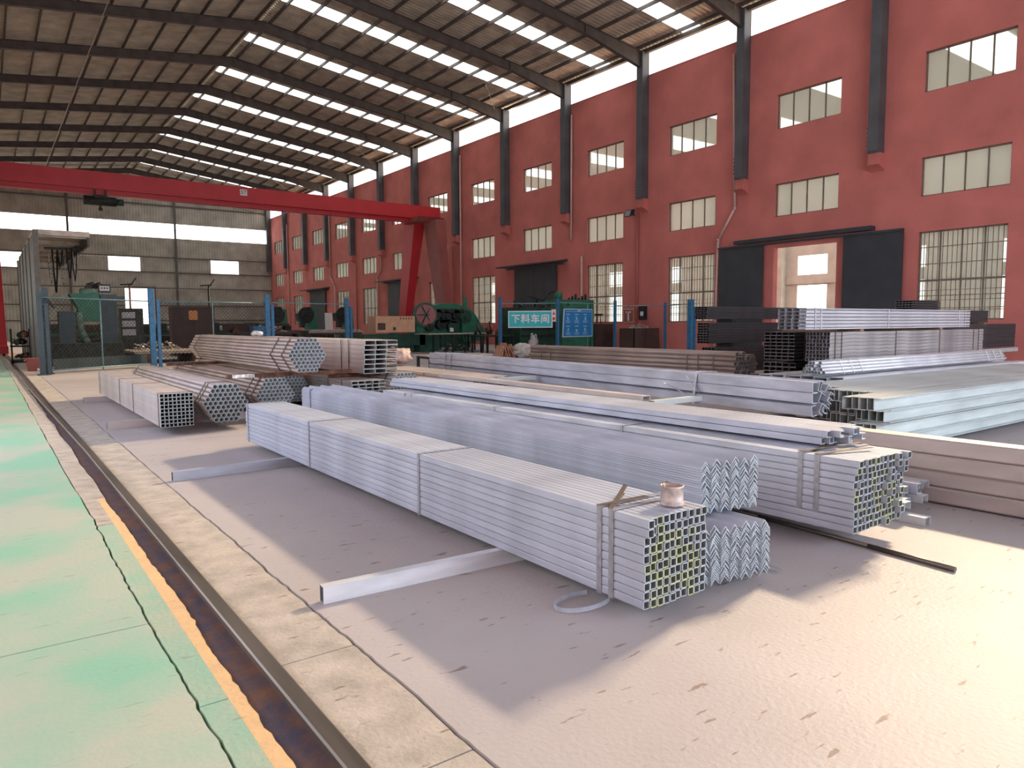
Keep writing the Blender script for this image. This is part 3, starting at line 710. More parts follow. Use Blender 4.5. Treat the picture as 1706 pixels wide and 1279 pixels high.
skid(4.2, 15.2, 1.7, -math.pi / 2, 'rear crosswise tube below the hexagonal pipes and small channels', 'galv_warm', .06, .098)
for i, y in enumerate((3.2, 7.2)): tag(MB().box(0, .55, 0, .06, 0, .032).build('packing_strip', 'wood', None, (2.80, y, .002)), 'flat packing strip under the lower angle bundle, %s end' % ('near', 'far')[i], 'packing')
t = thing('steel_strip_coil', 'flat loop of strapping lying on the floor under the front bundle', 'strapping', (2.28, 2.55, .004))
b = MB(); pts = [(.0 + .16 * math.cos(a) , .09 * math.sin(a), 0) for a in [math.pi * .3 + .25 * k for k in range(20)]]
for p, q in zip(pts, pts[1:]): b.bar(p, q, .004, .022)
b.build('strap_loop', 'galv', t, (0, 0, .012))
# round bar on the floor
t = thing('round_bar', 'long dark round bar lying on the floor in front of the second bundle', 'steel bar', (4.23, 1.66, .016), .0)
MB().path([(-.04, 0, 0), (.0, .5, 0), (.055, 1.3, 0), (.10, 1.9, .0), (.13, 2.4, .02), (.0, 2.9, .02)], .0145, 10).build('bar_body', 'rail', t)

# --- X-aligned group on the right.  local +y -> world +X, local +x -> world -Y
RQ = -math.pi / 2
t = thing('channel_pile', 'wide pile of large greenish channels at the right edge, ends facing the tilted channels', 'steel pile', (7.05, 5.0, .09), RQ)
mP = chan_mesh(.074, .128, .007, 6.6, ['galv_green', 'galv_bright'])
for r in range(4):
    for c in range(20):
        x = 1.5 - .076 * (c + 1) + (0, .03, -.015, 0)[r]
        dy = (0 if c < 5 else .55 if c < 12 else .9) + (-.2, .0, .22, -.05)[r] * (1 if c < 5 else .3) + U(-.04, .04) + (.9 if r == 0 else 0)
        put(t, 'steel_channel', mP, x, r * .132, dy, U(-.03, .03) if c in (1, 4, 8) else 0)
for y in (4.0, 4.35): ring(t, [(-.02, 0), (1.54, 0), (1.54, .53), (-.02, .53)], y, .012, m='galv_bright', name='wire_tie')
t = thing('channel_pile', 'pale top layer of wide channels behind the greenish pile', 'steel pile', (9.1, 6.32, .10), RQ)
mP2 = chanT_mesh(.20, .10, .008, 6.4, ['galv_bright', 'end'])
for r in range(5):
    for c in range(6): put(t, 'steel_channel', mP2, c * .214, r * .104 + U(0, .002) + (.012 if r == 4 and c % 2 else 0), U(-.05, .05))
for i, (x, y0, L) in enumerate(((8.3, 3.45, 2.9), (11.6, 3.45, 2.9))):
    t = thing('timber_bearer', 'timber bearer on the floor under the greenish channel pile, %s' % ('left' if i == 0 else 'right'), 'timber', (x, y0, 0)); MB().box(0, .12, 0, L, 0, .088).build('timber_body', 'wood', t)
t = thing('pipe_bundle', 'silver pipes with rope ties on top of the pale channels, right side', 'steel bundle', (9.0, 5.60, .662), RQ)
mPp = pipe_mesh(.024, .004, 6.0, ['galv_bright', 'end', 'galv_in'])
for r in range(4):
    for c in range(7 - r): put(t, 'round_pipe', mPp, .03 + c * .049 + r * .0245, .024 + r * .0425, U(-.05, .05))
for y in (.45, .7, .95, 5.2, 5.5, 5.8): ring(t, [(0, 0), (.36, 0), (.29, .18), (.09, .18)], y, .014, m='white', name='tie')
# stacks with visible ends
def stack(name, label, x, yfar, z, cols, rows, w, h, L, mats, kind, straps, sm='strapb', jit=.015, dx=0, gap=.001):
    t = thing(name, label, 'steel bundle', (x, yfar, z), RQ)
    me = tube_mesh(w, h, min(w, h) * .1, L, mats) if kind == 't' else lip_mesh(w * .96, h, min(w, h) * .12, L, mats)
    for r in range(rows):
        for c in range(cols): put(t, {'t': 'square_tube', 'c': 'steel_channel'}[kind], me, c * (w + gap) + (dx if r % 2 else 0), r * (h + gap), U(-jit, jit))
    for y in straps: ring(t, rect(cols * (w + gap), rows * (h + gap)), y, .03, m=sm)
    return t
SB = ['galv_bright', 'end', 'galv_in']; SO = ['galv_old', 'darkend', 'galv_in']; DK = ['dark', 'darkend', 'dark']
stack('channel_bundle', 'bright silver channel bundle topmost in the right stack', 10.5, 6.98, 1.245, 4, 6, .125, .056, 6.0, ['galv_bright', 'darkend', 'galv_in'], 'c', (.25, .42, 2.6, 5.45, 5.75), 'galv_bright')
stack('square_tube_bundle', 'weathered striped tube bundle directly below the bright silver channels', 11.25, 6.93, .705, 7, 8, .060, .0605, 6.0, ['galv_old', 'darkend', 'galv_in'], 't', (.15, .35, 2.2, 3.95, 5.5, 5.75))
stack('channel_bundle', 'dark-sided channel bundle left of the weathered striped tubes', 11.6, 7.98, .69, 5, 8, .122, .0615, 4.0, ['dark', 'darkend'], 'c', (.3,))
stack('channel_bundle', 'dark channel bundle at the bottom left of the right stack', 11.7, 8.05, .16, 5, 6, .13, .078, 4.0, ['dark', 'darkend'], 'c', ())
stack('channel_bundle', 'dark channel bundle at the bottom behind the silver pipes', 11.3, 6.97, .16, 4, 6, .12, .078, 6.0, ['dark', 'darkend'], 'c', ())
stack('square_tube_bundle', 'dark bundle ending nearest the big barred window, upper one', 14.3, 8.05, 1.33, 8, 7, .06, .041, 6.0, DK, 't', ())
stack('square_tube_bundle', 'dark bundle reaching furthest right, below the barred window', 15.72, 8.05, .70, 10, 11, .06, .053, 6.0, DK, 't', ())
stack('channel_bundle', 'small dark channel bundle peeking over the bright silver channels', 16.6, 8.05, 1.630, 6, 4, .07, .05, 1.2, DK, 'c', ())
t = thing('bearer_beam', 'grey bearer beam under the dark bundle that reaches furthest right', 'steel bar', (15.2, 7.42, .575)); MB().box(0, 6.7, 0, .12, 0, .10).build('beam_body', 'galv_green', t)
for i, (x, y, z, L, h) in enumerate([(12.2, 6.5, 1.20, 1.5, .042), (15.2, 6.5, 1.20, 1.5, .042), (12.4, 6.4, .64, 1.7, .045), (15.4, 6.4, .64, 1.7, .06), (11.9, 6.3, .0, 1.9, .155), (15.2, 6.3, 0, 1.9, .155), (16.6, 7.4, .0, .12, .57), (20.9, 7.4, 0, .12, .57) , (17, 7.45, 1.286, .6, .042), (19.8, 7.45, 1.286, .6, .042)]):
    lbls = ['between silver channels and striped tubes, left', 'between silver channels and striped tubes, right', 'below the striped tubes, left', 'below the striped tubes, right', 'on the floor under the right stack, left', 'on the floor under the right stack, right', 'post under the grey bearer beam, left', 'post under the grey bearer beam, right', 'under the upper dark bundle, left', 'under the upper dark bundle, right']
    t = thing('timber_bearer', 'timber packing ' + lbls[i], 'timber', (x, y, z)); MB().box(0, .12, 0, L, 0, h).build('timber_body', 'wood', t)
# brown pipe bundles along the hall
t = thing('pipe_bundle', 'long brown bundle of large pipes in front of the fence, bluish open ends', 'steel bundle', (12.35, 9.2, .26))
mL = pipe_mesh(.056, .007, 6.9, ['rustpipe', 'galv', 'galv_in'])
for r in range(4):
    for c in range(5 - (r % 2)): put(t, 'round_pipe', mL, .056 + c * .113 + (.056 if r % 2 else 0), .056 + r * .098, U(-.03, .03) if c else 0)
put(t, 'round_pipe', mL, .11, .056 + 4 * .098, 0); put(t, 'round_pipe', mL, .40, .056 + 4 * .098, .05)
for y in (.5, .9, 1.2, 5.9, 6.3): ring(t, rect(.57, .41), y, .03, m='strapb')
t = thing('pipe_bundle', 'bundle of thin pipes right of the large brown pipes', 'steel bundle', (13.2, 9.4, .48))
mS = pipe_mesh(.025, .004, 6.0, ['rustpipe', 'galv', 'galv_in'], 8)
for (px, pz) in hexpos(5, .026): put(t, 'round_pipe', mS, px, pz, U(-.02, .02))
for y in (.4, 5.4): ring(t, hexo(0, 0, .026, 5), y, .03, m='strapb')
for i, y in enumerate((10.2, 14.6)):
    t = thing('timber_bearer', 'timber bearer under the brown pipes, %s' % ('near end' if i == 0 else 'far end'), 'timber', (12.3, y, 0)); MB().box(0, 1.3, 0, .15, 0, .24).build('timber_body', 'wood', t)
# dark long stacks behind
def dark_stack(label, x, y, z, rows, L, h=.055, cols=4): return stack('square_tube_bundle', label, x + .5, y - .33, z, cols, rows, .09, h, L, DK, 't', (1.2, 4.6), 'dark')
dark_stack('long dark tube stack in front of the open door, top layer', 13.6, 12.0, 1.45, 6, 6.4, .05)
dark_stack('long dark tube stack in front of the open door, middle layer', 13.7, 12.0, .86, 8, 6.4, .062)
dark_stack('long dark tube stack in front of the open door, bottom layer', 13.9, 12.0, .12, 9, 6.4, .07)
for i, (x, z, h) in enumerate([(14.6, 0, .12), (18.6, 0, .12), (14.6, .765, .09), (18.6, .765, .09), (14.6, 1.37, .078), (18.6, 1.37, .078)]):
    t = thing('timber_bearer', 'timber packing in the dark stack by the open door, %s %s' % (('bottom', 'middle', 'top')[i // 2], ('left', 'right')[i % 2]), 'packing', (x + .4, 11.25, z)); MB().box(0, .12, 0, .45, 0, h).build('timber_body', 'mach', t)

# ------------------------------------------------------------------ crane
gt = thing('gantry_crane', 'red travelling gantry crane spanning the hall with a hoist under its beam', 'crane', (0, 44, 0))
b = MB()
b.hexa([(.4, -.28, 8.55), (25.9, -.28, 8.55), (25.9, .28, 8.55), (.4, .28, 8.55), (.4, -.28, 9.45), (25.9, -.28, 9.40), (25.9, .28, 9.40), (.4, .28, 9.45)])
b.build('main_beam', 'redbeam', gt)
MB().box(.4, 25.4, -.10, .10, 8.30, 8.55).box(.4, 25.4, -.22, .22, 8.27, 8.31).build('lower_flange', 'redbeam', gt)
MB().hexa([(23.6, -1.0, 8.25), (25.5, -1.0, 8.25), (25.5, 1.0, 8.25), (23.6, 1.0, 8.25), (23.6, -1.3, 8.55), (25.6, -1.3, 8.55), (25.6, 1.3, 8.55), (23.6, 1.3, 8.55)]).build('leg_saddle', 'redleg', gt)
def leg(x0, x1, yt, yb, zt, m, wt=.9, wb=.45, hx=.40):
    MB().hexa([(x1 - .22, yb - wb / 2, .35), (x1 + .22, yb - wb / 2, .35), (x1 + .22, yb + wb / 2, .35), (x1 - .22, yb + wb / 2, .35), (x0 - hx, yt - wt / 2, zt), (x0 + hx, yt - wt / 2, zt), (x0 + hx, yt + wt / 2, zt), (x0 - hx, yt + wt / 2, zt)]).build('leg', m, gt)
leg(24.5, 24.4, .9, 2.7, 8.35, 'redbeam', 1.5, .9); leg(25.0, 24.9, -1.0, -2.6, 8.35, 'redleg', 1.7, .9)
leg(.55, .62, .9, 2.7, 8.5, 'redbeam', hx=.2); leg(.55, .62, -.9, -2.6, 8.5, 'redbeam', hx=.2)
MB().box(24.4, 24.9, -3.6, 3.8, .12, .5).build('end_carriage', 'redbeam', gt)
MB().box(.50, .86, -3.6, 3.8, .14, .5).build('end_carriage', 'redbeam', gt)
for (x, y) in ((.68, -3.1), (.68, 3.2), (24.6, -3.1), (24.6, 3.2)): MB().cyl((x - .05, y, .18), (x + .05, y, .18), .14, 14).build('wheel', 'mach', gt)
t = MB().box(12.44, 12.84, -.30, -.285, 8.93, 9.28).build('number_plate', 'white', gt)
h = thing('hoist', 'dark green electric hoist hanging under the red crane beam', 'hoist', (5.3, 44, 8.22))
b = MB().cyl((-.75, 0, -.25), (.75, 0, -.25), .24, 14); b.build('rope_drum', 'mach', h)
MB().cyl((.75, 0, -.25), (1.1, 0, -.25), .17, 12).build('motor', 'greend', h)
MB().box(-.3, .3, -.28, .28, -.1, .0).box(-.28, -.2, -.32, -.25, -.1, .3).box(.2, .28, -.32, -.25, -.1, .3).box(-.28, .28, -.32, .28, -.14, -.1).build('trolley', 'mach', h)
MB().cyl((0, 0, -.45), (0, 0, -.62), .05, 6).box(-.09, .09, -.05, .05, -.75, -.6).build('hook_block', 'mach', h)
def text(body, size, m, parent, loc, rot, ext=.004, name='lettering', align='CENTER', bold=0.0, space=1.0):
    cu = bpy.data.curves.new(name, 'FONT'); cu.body = body; cu.size = size; cu.extrude = ext; cu.align_x = align; cu.align_y = 'CENTER'; cu.space_character = space
    o = bpy.data.objects.new('tmp', cu); COL.objects.link(o)
    dg = bpy.context.evaluated_depsgraph_get(); me = bpy.data.meshes.new_from_object(o.evaluated_get(dg)); bpy.data.objects.remove(o)
    if bold:
        b = MB(); vs = [v.co.copy() for v in me.vertices]; fs = [tuple(q.vertices) for q in me.polygons]
        for dx, dy in ((-bold, 0), (bold, 0), (0, bold), (0, -bold)):
            i = len(b.v); b.v += [(v.x + dx, v.y + dy, v.z + dx * .02) for v in vs]
            for f in fs: b.face(tuple(i + k for k in f))
        me = b.mesh(name, [m])
    me.materials.clear(); me.materials.append(M[m]); return ob(name, me, parent, loc, rot)
text('5T', .30, 'rust', t, (12.64, -.315, 9.10), (math.pi / 2, 0, 0))
# ------------------------------------------------------------------ fence
def fence(label, P, tops, rails, mesh=()):
    t = thing('fence', label, 'fence', (P[0][0], P[0][1], 0)); ox, oy = P[0]
    Q = [(x - ox, y - oy) for x, y in P]
    for (x, y), (h, w, m) in zip(Q, tops):
        b = MB().box(x - w / 2, x + w / 2, y - w / 2, y + w / 2, 0, h).box(x - w, x + w, y - w, y + w, 0, .02)
        if w > .12: b.box(x + w * .9, x + w * 1.5, y - w / 3, y + w / 3, 0, h * .86).bar((x + w * .5, y, .3), (x + w * 1.1, y, .7), .03).bar((x + w * .5, y, 1.3), (x + w * 1.1, y, 1.7), .03)
        b.build('post', m, t)
    for k, rr_ in enumerate(rails):
        (xa, ya), (xb, yb) = Q[k], Q[k + 1]
        for z in rr_: MB().cyl((xa, ya, z), (xb, yb, z), .022, 6).build('rail', 'teal', t)
        n = max(1, int(math.hypot(xb - xa, yb - ya) / 1.9))
        for j in range(1, n):
            f = j / n; x = xa + (xb - xa) * f; y = ya + (yb - ya) * f
            MB().cyl((x, y, .05), (x, y, rr_[0]), .022, 6).build('upright', 'teal', t)
        if k in mesh:
            L = math.hypot(xb - xa, yb - ya); H0, H1 = .12, rr_[0]; b = MB(); s = .13; d = Vector((xb - xa, yb - ya, 0)).normalized()
            def pt(u, z): return Vector((xa, ya, z)) + d * u
            u = -(H1 - H0)
            while u < L:
                for sg in (0, 1):
                    u0, u1 = max(u, 0), min(u + H1 - H0, L)
                    if u1 - u0 > .05:
                        z0, z1 = H0 + (u0 - u), H0 + (u1 - u)
                        if sg: z0, z1 = H1 + H0 - z0, H1 + H0 - z1
                        b.bar(pt(u0, z0), pt(u1, z1), .007)
                u += s
            stuff(b.build('wire_mesh', 'mach', t))
    return t
fence('left length of wire mesh fence with blue posts and thin top rail', [(1.28, 24.3), (4.56, 26.7), (8.6, 27.3), (12.2, 28.3)],
      [(2.35, .14, 'slate'), (2.62, .17, 'blue'), (2.52, .16, 'blue'), (2.48, .15, 'blue')], [(2.2, .12), (2.2, .12), (2.22, .1)], (0, 1))
fence('right length of fence with thin blue posts carrying the two signs', [(18.16, 25.7), (20.13, 24.17), (24.3, 24.9), (26.3, 23.55), (25.2, 21.1)],
      [(2.52, .12, 'blue'), (2.45, .12, 'blue'), (2.45, .11, 'blue'), (2.35, .10, 'blue'), (2.4, .2, 'blue')], [(2.25, .1), (2.28,), (2.2, .1), (2.2, .1)])
t = thing('gate_frame', 'dark slate frame standing at the near end of the left fence', 'frame', (1.38, 24.6, 0))
MB().box(-.02, .16, .1, .34, 0, 2.5).box(-.05, .20, .05, .40, 0, .03).bar((.05, .2, 2.3), (.30, .3, 1.9), .04).build('upright', 'slate', t)
MB().hexa([(.2, .35, .08), (3.0, 2.25, .08), (3.0, 2.30, .08), (.2, .40, .08), (.2, .35, .42), (3.0, 2.25, .42), (3.0, 2.30, .42), (.2, .40, .42)]).build('kick_board', 'slate', t)

def sign(name, label, a, b, z0, z1, slant=0, fr='white', face='cyan'):
    # board hanging between two ground points; local x along the board, local -y faces the camera
    d = Vector((b[0] - a[0], b[1] - a[1])); L = d.length; rz = math.atan2(d.y, d.x)
    t = thing(name, label, 'sign', (a[0], a[1], z0), rz)
    H = z1 - z0
    def q(x0, x1, y0, y1, h0, h1): return [(x0, y0, h0), (x1, y0, h0), (x1, y1, h0), (x0, y1, h0), (x0 + slant, y0, h1), (x1, y0, h1), (x1, y1, h1), (x0 + slant, y1, h1)]
    MB().hexa(q(0, L, -.02, .02, 0, H)).build('sign_frame', fr, t)
    MB().hexa(q(.04, L - .04, -.026, -.02, .04, H - .04)).build('sign_face', face, t)
    return t, L, H
t, L, H = sign('workshop_sign', 'turquoise sign with four white characters hanging on the fence', (18.34, 25.35), (19.86, 24.18), 1.20, 1.93)
try:
    text('下料车间', .40, 'white', t, (L / 2, -.032, H / 2), (math.pi / 2, 0, 0), .003, 'lettering', 'CENTER', .013, 1.12)
except Exception: pass
t, L, H = sign('safety_board', 'slanted blue notice board with six small panels on the fence', (20.28, 24.02), (22.35, 24.38), .78, 2.02, .10, 'pale', 'signblue')
MB().box(.20, L - .12, -.030, -.026, H - .13, H - .115).box(L * .48, L * .6, -.031, -.026, H - .11, H - .06).build('heading_line', 'pale', t)
random.seed(21)
for r in range(2):
    for c in range(3):
        x = .36 + c * .60; z = H - .42 - r * .52
        b = MB().box(x - .13, x + .13, -.031, -.026, z + .16, z + .19)
        for k in range(5): a_, c_ = U(-.08, .03), U(-.08, .05); b.box(x + a_, x + a_ + U(.03, .07), -.031, -.026, z + c_, z + c_ + U(.03, .08))
        for zz in (-.20, -.10): b.box(x - .15, x + .15, -.031, -.026, z + zz, z + zz + .008)
        for xx in (-.15, .142): b.box(x + xx, x + xx + .008, -.031, -.026, z - .20, z - .092)
        b.build('picture_panel', 'pale', t)
        b = MB()
        for k in range(3): b.box(x - .10, x + .06 + U(0, .04), -.032, -.026, z - .175 + k * .025, z - .165 + k * .025)
        b.box(x - .05, x + .05, -.033, -.026, z - .07, z - .05).build('small_text', 'pale' if k else 'red', t)
t, L, H = sign('warning_sign', 'small red and white warning sign right of the turquoise sign', (19.89, 24.30), (20.06, 24.17), 1.45, 2.0, 0, 'tan', 'white')
MB().hexa([(.05, -.03, .30), (L - .05, -.03, .30), (L - .05, -.026, .30), (.05, -.026, .30), (L / 2 - .005, -.03, .48), (L / 2 + .005, -.03, .48), (L / 2 + .005, -.026, .48), (L / 2 - .005, -.026, .48)]).box(.05, L - .05, -.03, -.026, .08, .20).build('sign_mark', 'red', t)
t = thing('wall_board', 'small pink framed board on the red wall behind the fence', 'sign', (27.74, 27.0, 1.40))
MB().box(-.02, .03, 0, .78, 0, .74).build('board_frame', 'tan', t); MB().box(-.03, -.02, .06, .72, .06, .68).build('board_face', 'redleg', t)
MB().box(-.035, -.03, .34, .44, .1, .6).box(-.035, -.03, .2, .58, .52, .6).build('board_mark', 'white', t)
t = thing('extinguisher_cabinet', 'dark wall box right of the small framed board', 'cabinet', (27.62, 26.1, 1.55))
MB().box(0, .15, 0, .45, 0, .7).build('box_body', 'mach', t); MB().box(-.01, 0, .12, .33, .2, .42).build('label_plate', 'white', t)

# ------------------------------------------------------------------ left machine shop
t = thing('partition', 'tall grey steel partition beside the rail with a pale canopy on its right', 'partition', (1.46, 27.5, 0))
for k in range(5): MB().box(-.05, .05, .10 + k * 2.6, 2.66 + k * 2.6, .05, 4.36).build('panel', 'greypanel', t)
for k in range(6): MB().box(-.08, .08, -.04 + k * 2.6, .08 + k * 2.6, 0, 4.42).build('post', 'girt', t)
for k in range(6): MB().box(.08, 1.55, 1.35 + k * 2.3, 1.43 + k * 2.3, 4.36, 4.48).build('canopy_beam', 'plate', t)
MB().box(.0, 1.6, 1.2, 13.2, 4.50, 4.54).build('canopy_sheet', 'sheet', t)
MB().box(1.55, 1.62, 1.2, 13.2, 4.12, 4.56).build('canopy_fascia', 'girt', t)
MB().box(.0, 1.62, 1.14, 1.2, 4.40, 4.58).build('canopy_front', 'plate', t)
t = thing('hose_bundle', 'dark hoses and rags hanging from the pale canopy', 'hoses', (2.75, 30.2, 4.05))
random.seed(5)
for k in range(7):
    x = -.75 + k * .13; z = -U(.5, 1.5); y = U(-.2, 1.2)
    pts = [(x, y, .1), (x + .02, y, z * .5), (x + .06, y, z), (x + .12, y, z * .5 - .1), (x + .16, y, .08)]
    MB().path(pts, U(.014, .03), 6).build('hose', 'rubber' if k % 3 else 'scrap', t)
MB().box(-.9, .3, .2, .3, .05, .13).build('hanger_bar', 'mach', t)
t = thing('milling_machine', 'green milling machine with slate column behind the mesh fence', 'machine', (2.45, 30.6, 0))
MB().box(-.75, 1.6, -1.3, -.2, 0, .78).box(.1, 1.5, -.1, 1.2, 0, .55).box(.3, 1.3, .1, 1.0, .55, .9).build('base', 'mach', t)  # long front box is added to darken the pale gap behind the mesh
MB().hexa([(.35, .0, 2.05), (1.05, .0, 2.05), (1.05, .7, 2.05), (.35, .7, 2.05), (.1, .0, 2.55), (1.05, .0, 2.62), (1.05, .7, 2.62), (.1, .7, 2.55)]).box(.35, 1.05, .0, .6, 1.55, 2.05).build('head', 'green', t)
b = MB(); b.cyl((.45, .2, 2.60), (.95, .2, 2.62), .16, 12).build('motor_cover', 'greenl', t)
MB().hexa([(-.28, -.15, .75), (.22, -.15, .75), (.22, .35, .75), (-.28, .35, .75), (-.28, -.15, 1.92), (.22, -.15, 1.92), (.22, .35, 1.92), (-.28, .35, 1.92)]).build('side_cabinet', 'slate', t)
b = MB(); pts = [(.36, .0, 1.88), (.37, -.02, 1.5), (.42, -.05, 1.2), (.52, -.05, .95), (.62, -.05, .78)]
for p, q in zip(pts, pts[1:]): b.cyl(p, q, .12, 10)
b.build('chute', 'greenl', t)
MB().box(1.08, 1.62, .0, .6, .3, 2.55).box(1.15, 1.9, .05, .5, 2.3, 2.5).build('column', 'slate', t)
MB().box(1.02, 1.42, -.08, .05, 2.62, 2.92).build('control_box', 'black', t); MB().box(1.06, 1.38, -.09, -.08, 2.68, 2.86).build('control_panel', 'white', t)
for x in (1.13, 1.22, 1.31): MB().disc((x, -.095, 2.78), .03, (0, 1, 0), .02, 10).build('knob', 'black', t)
MB().box(1.0, 1.5, -.6, -.1, .35, 1.15).build('drive_box', 'slate', t)
b = MB()
for k in range(7): b.path([(.6 + .05 * k, .2, 2.7), (.7 + .08 * k, .2, 2.95 + .03 * (k % 3)), (1.0 + .02 * k, .2, 2.8)], .02, 5)
b.build('cable', 'rubber', t)
t = thing('tool_cabinet', 'grey shelf cabinet between the milling machine and the far door', 'cabinet', (4.5, 33.2, 0))
MB().box(0, .85, 0, .5, 0, 2.1).build('cabinet_body', 'mach', t)
for z in (1.0, 1.35, 1.7): MB().box(.06, .55, -.02, 0, z, z + .25).build('drawer', 'galv_old', t)
t = thing('plate_stack', 'stack of wide sunlit steel plates on blocks behind the left fence', 'plate stack', (4.45, 29.5, 0))
for k in range(3): MB().box(-.02 * k, 3.6 + .1 * k, .1 * k, 3.2, .34 + .035 * k, .365 + .035 * k).build('steel_plate', 'plate', t)
for x in (.4, 2.0, 3.2): MB().box(x, x + .2, .2, 3.0, 0, .335).build('block', 'rust', t)
def heap(name, label, cat, loc, w, d, h, m, seed, n=26, child='scrap_piece'):
    r = random.Random(seed); b = MB()
    for k in range(n):
        x, y = r.uniform(-w / 2, w / 2), r.uniform(-d / 2, d / 2); z = h * (1 - (abs(2 * x / w) ** 2)) * r.uniform(.2, .8)
        a = Vector((x, y, max(.02, z))); v = Vector((r.uniform(-1, 1), r.uniform(-1, 1), r.uniform(-.3, .3))).normalized() * r.uniform(.1, .25)
        q = a + v; q.z = max(.02, q.z); b.bar(a, q, r.uniform(.02, .12), r.uniform(.01, .05))
    o = b.build(name, m, None, loc); tag(o, label, cat); return stuff(o)
heap('scrap_heap', 'pale heap of scrap offcuts lying on the sunlit steel plates', 'scrap', (5.5, 31.4, .42), 2.0, .9, .45, 'scrap', 3, 60)
t = thing('cabinet', 'brown steel cabinet with a small orange label behind the left fence', 'cabinet', (6.95, 35.8, 0))
MB().box(0, 1.85, 0, .7, .1, 2.25).build('cabinet_body', 'brown', t); MB().box(.92, .94, -.012, 0, .12, 2.23).build('door_gap', 'black', t)
MB().box(.72, 1.10, -.02, 0, 1.65, 2.08).build('label_sheet', 'orange', t); MB().box(0, 1.85, .02, .68, 0, .1).build('plinth', 'black', t)
t = thing('workbench', 'dark workbench right of the brown cabinet with small items on it', 'table', (9.6, 35.0, 0))
MB().box(0, 3.0, 0, .9, .95, 1.05).build('bench_top', 'brown', t)
for x in (.05, 2.85): MB().box(x, x + .1, .05, .85, 0, .95).build('leg', 'mach', t)
MB().box(.1, 2.8, .5, .8, .1, .9).build('cabinet_front', 'brown', t)
t = thing('blue_bin', 'small blue bin behind the raised reddish pipes', 'bin', (9.25, 31.2, .0)); MB().hexa([(0, 0, 0), (.5, 0, 0), (.5, .5, 0), (0, .5, 0), (-.04, -.04, 1.3), (.54, -.04, 1.3), (.54, .54, 1.3), (-.04, .54, 1.3)]).build('bin_body', 'blue', t); MB().box(-.06, .56, -.06, .56, 1.3, 1.34).build('bin_rim', 'blue', t)
heap('scrap_heap', 'jumble of pale offcuts on the workbench right of the brown cabinet', 'scrap', (11.2, 35.4, 1.06), 1.4, .5, .5, 'scrap', 9, 26)
def pole(x, y, h, label, m='mach', arm=.5):
    t = thing('pole', label, 'pole', (x, y, 0)); MB().cyl((0, 0, 0), (0, 0, h), .045, 8).disc((0, 0, .01), .15, (0, 0, 1), .02, 10).build('pole_shaft', m, t)
    MB().bar((-arm * .8, 0, h), (arm * .3, 0, h + .05), .09, .06).bar((arm * .1, 0, h), (arm * .6, 0, h + .35), .05).build('pole_head', 'mach', t)
pole(5.75, 39.0, 3.35, 'thin red pole standing in front of the bright far door', 'redleg')
pole(9.6, 40.0, 3.45, 'thin dark pole with a small lamp head right of the brown cabinet')
t = thing('parts_rack', 'cluttered dark rack of machine parts at the foot of the crane left of the partition', 'rack', (1.08, 33.5, 0))
random.seed(3)
MB().box(-.3, .35, 0, 1.2, 0, .1).box(-.3, -.24, 0, .06, 0, 1.3).box(.29, .35, 0, .06, 0, 1.3).box(-.3, .35, 0, 1.2, .6, .65).build('rack_frame', 'mach', t)
for k in range(9):
    x, z = U(-.25, .2), (.13, .68, .95)[k % 3]; MB().cyl((x, U(-.1, .1), z + .1), (x + U(.05, .2), U(.1, .4), z + U(.08, .2)), U(.05, .12), 10).build('machine_part', ('mach', 'scrap', 'rust', 'mach')[k % 4], t)
t = thing('steel_box', 'reddish box lying on the floor at the foot of the grey partition', 'box', (1.02, 26.6, 0))
MB().hexa([(0, 0, 0), (.36, 0, 0), (.36, .5, 0), (0, .5, 0), (-.03, 0, .40), (.36, 0, .40), (.36, .5, .40), (-.03, .5, .40)]).build('box_body', 'redleg', t); MB().box(.24, .30, -.015, 0, .02, .09).build('white_clip', 'white', t)
MB().hexa([(-.08, 0, .30), (0, 0, .36), (0, .5, .36), (-.08, .5, .30), (-.08, 0, .33), (0, 0, .40), (0, .5, .40), (-.08, .5, .33)]).build('box_flap', 'redleg', t)

# ------------------------------------------------------------------ presses by the red wall, far
def press(x, y, label, s=1.0, pale=False):
    t = thing('punch_press', label, 'machine', (x, y, 0), 0, 'punch presses in front of the far red wall')
    MB().hexa([(-.5, -.6, 0), (.9, -.6, 0), (.9, .6, 0), (-.5, .6, 0), (-.3, -.5, .8), (.8, -.5, .8), (.8, .5, .8), (-.3, .5, .8)]).build('base', 'greend', t)
    MB().hexa([(.15, -.45, .8), (.85, -.45, .8), (.85, .45, .8), (.15, .45, .8), (.0, -.45, 2.6), (.75, -.45, 2.6), (.75, .45, 2.6), (.0, .45, 2.6)]).build('column', 'green', t)
    MB().hexa([(-.5, -.4, 1.7), (.3, -.4, 1.7), (.3, .4, 1.7), (-.5, .4, 1.7), (-.6, -.4, 2.3), (.3, -.4, 2.5), (.3, .4, 2.5), (-.6, .4, 2.3)]).build('head', 'mach', t)
    MB().disc((-.1, -.65, 2.15), .62, (0, 1, 0), .16, 22).disc((-.1, -.74, 2.15), .18, (0, 1, 0), .14, 14).build('flywheel', 'mach', t)
    MB().disc((-.35, -.60, 1.55), .22, (0, 1, 0), .12, 14).build('gear', 'greend', t)
    MB().box(-.35, -.1, -.3, .3, 1.2, 1.7).build('ram', 'mach', t)
    MB().cyl((.3, -.3, 2.6), (.3, .2, 2.6), .2, 12).build('motor', 'greend', t)
    return t
press(17.9, 55, 'farthest green punch press, left of the two others'); press(20.2, 55, 'dark green punch press in the middle of the far row'); press(22.6, 53.5, 'green punch press nearest the crane leg in the far row')
t = thing('sheet_table', 'low table piled with pale flat sheets in front of the punch presses', 'table', (15.0, 40.5, 0))
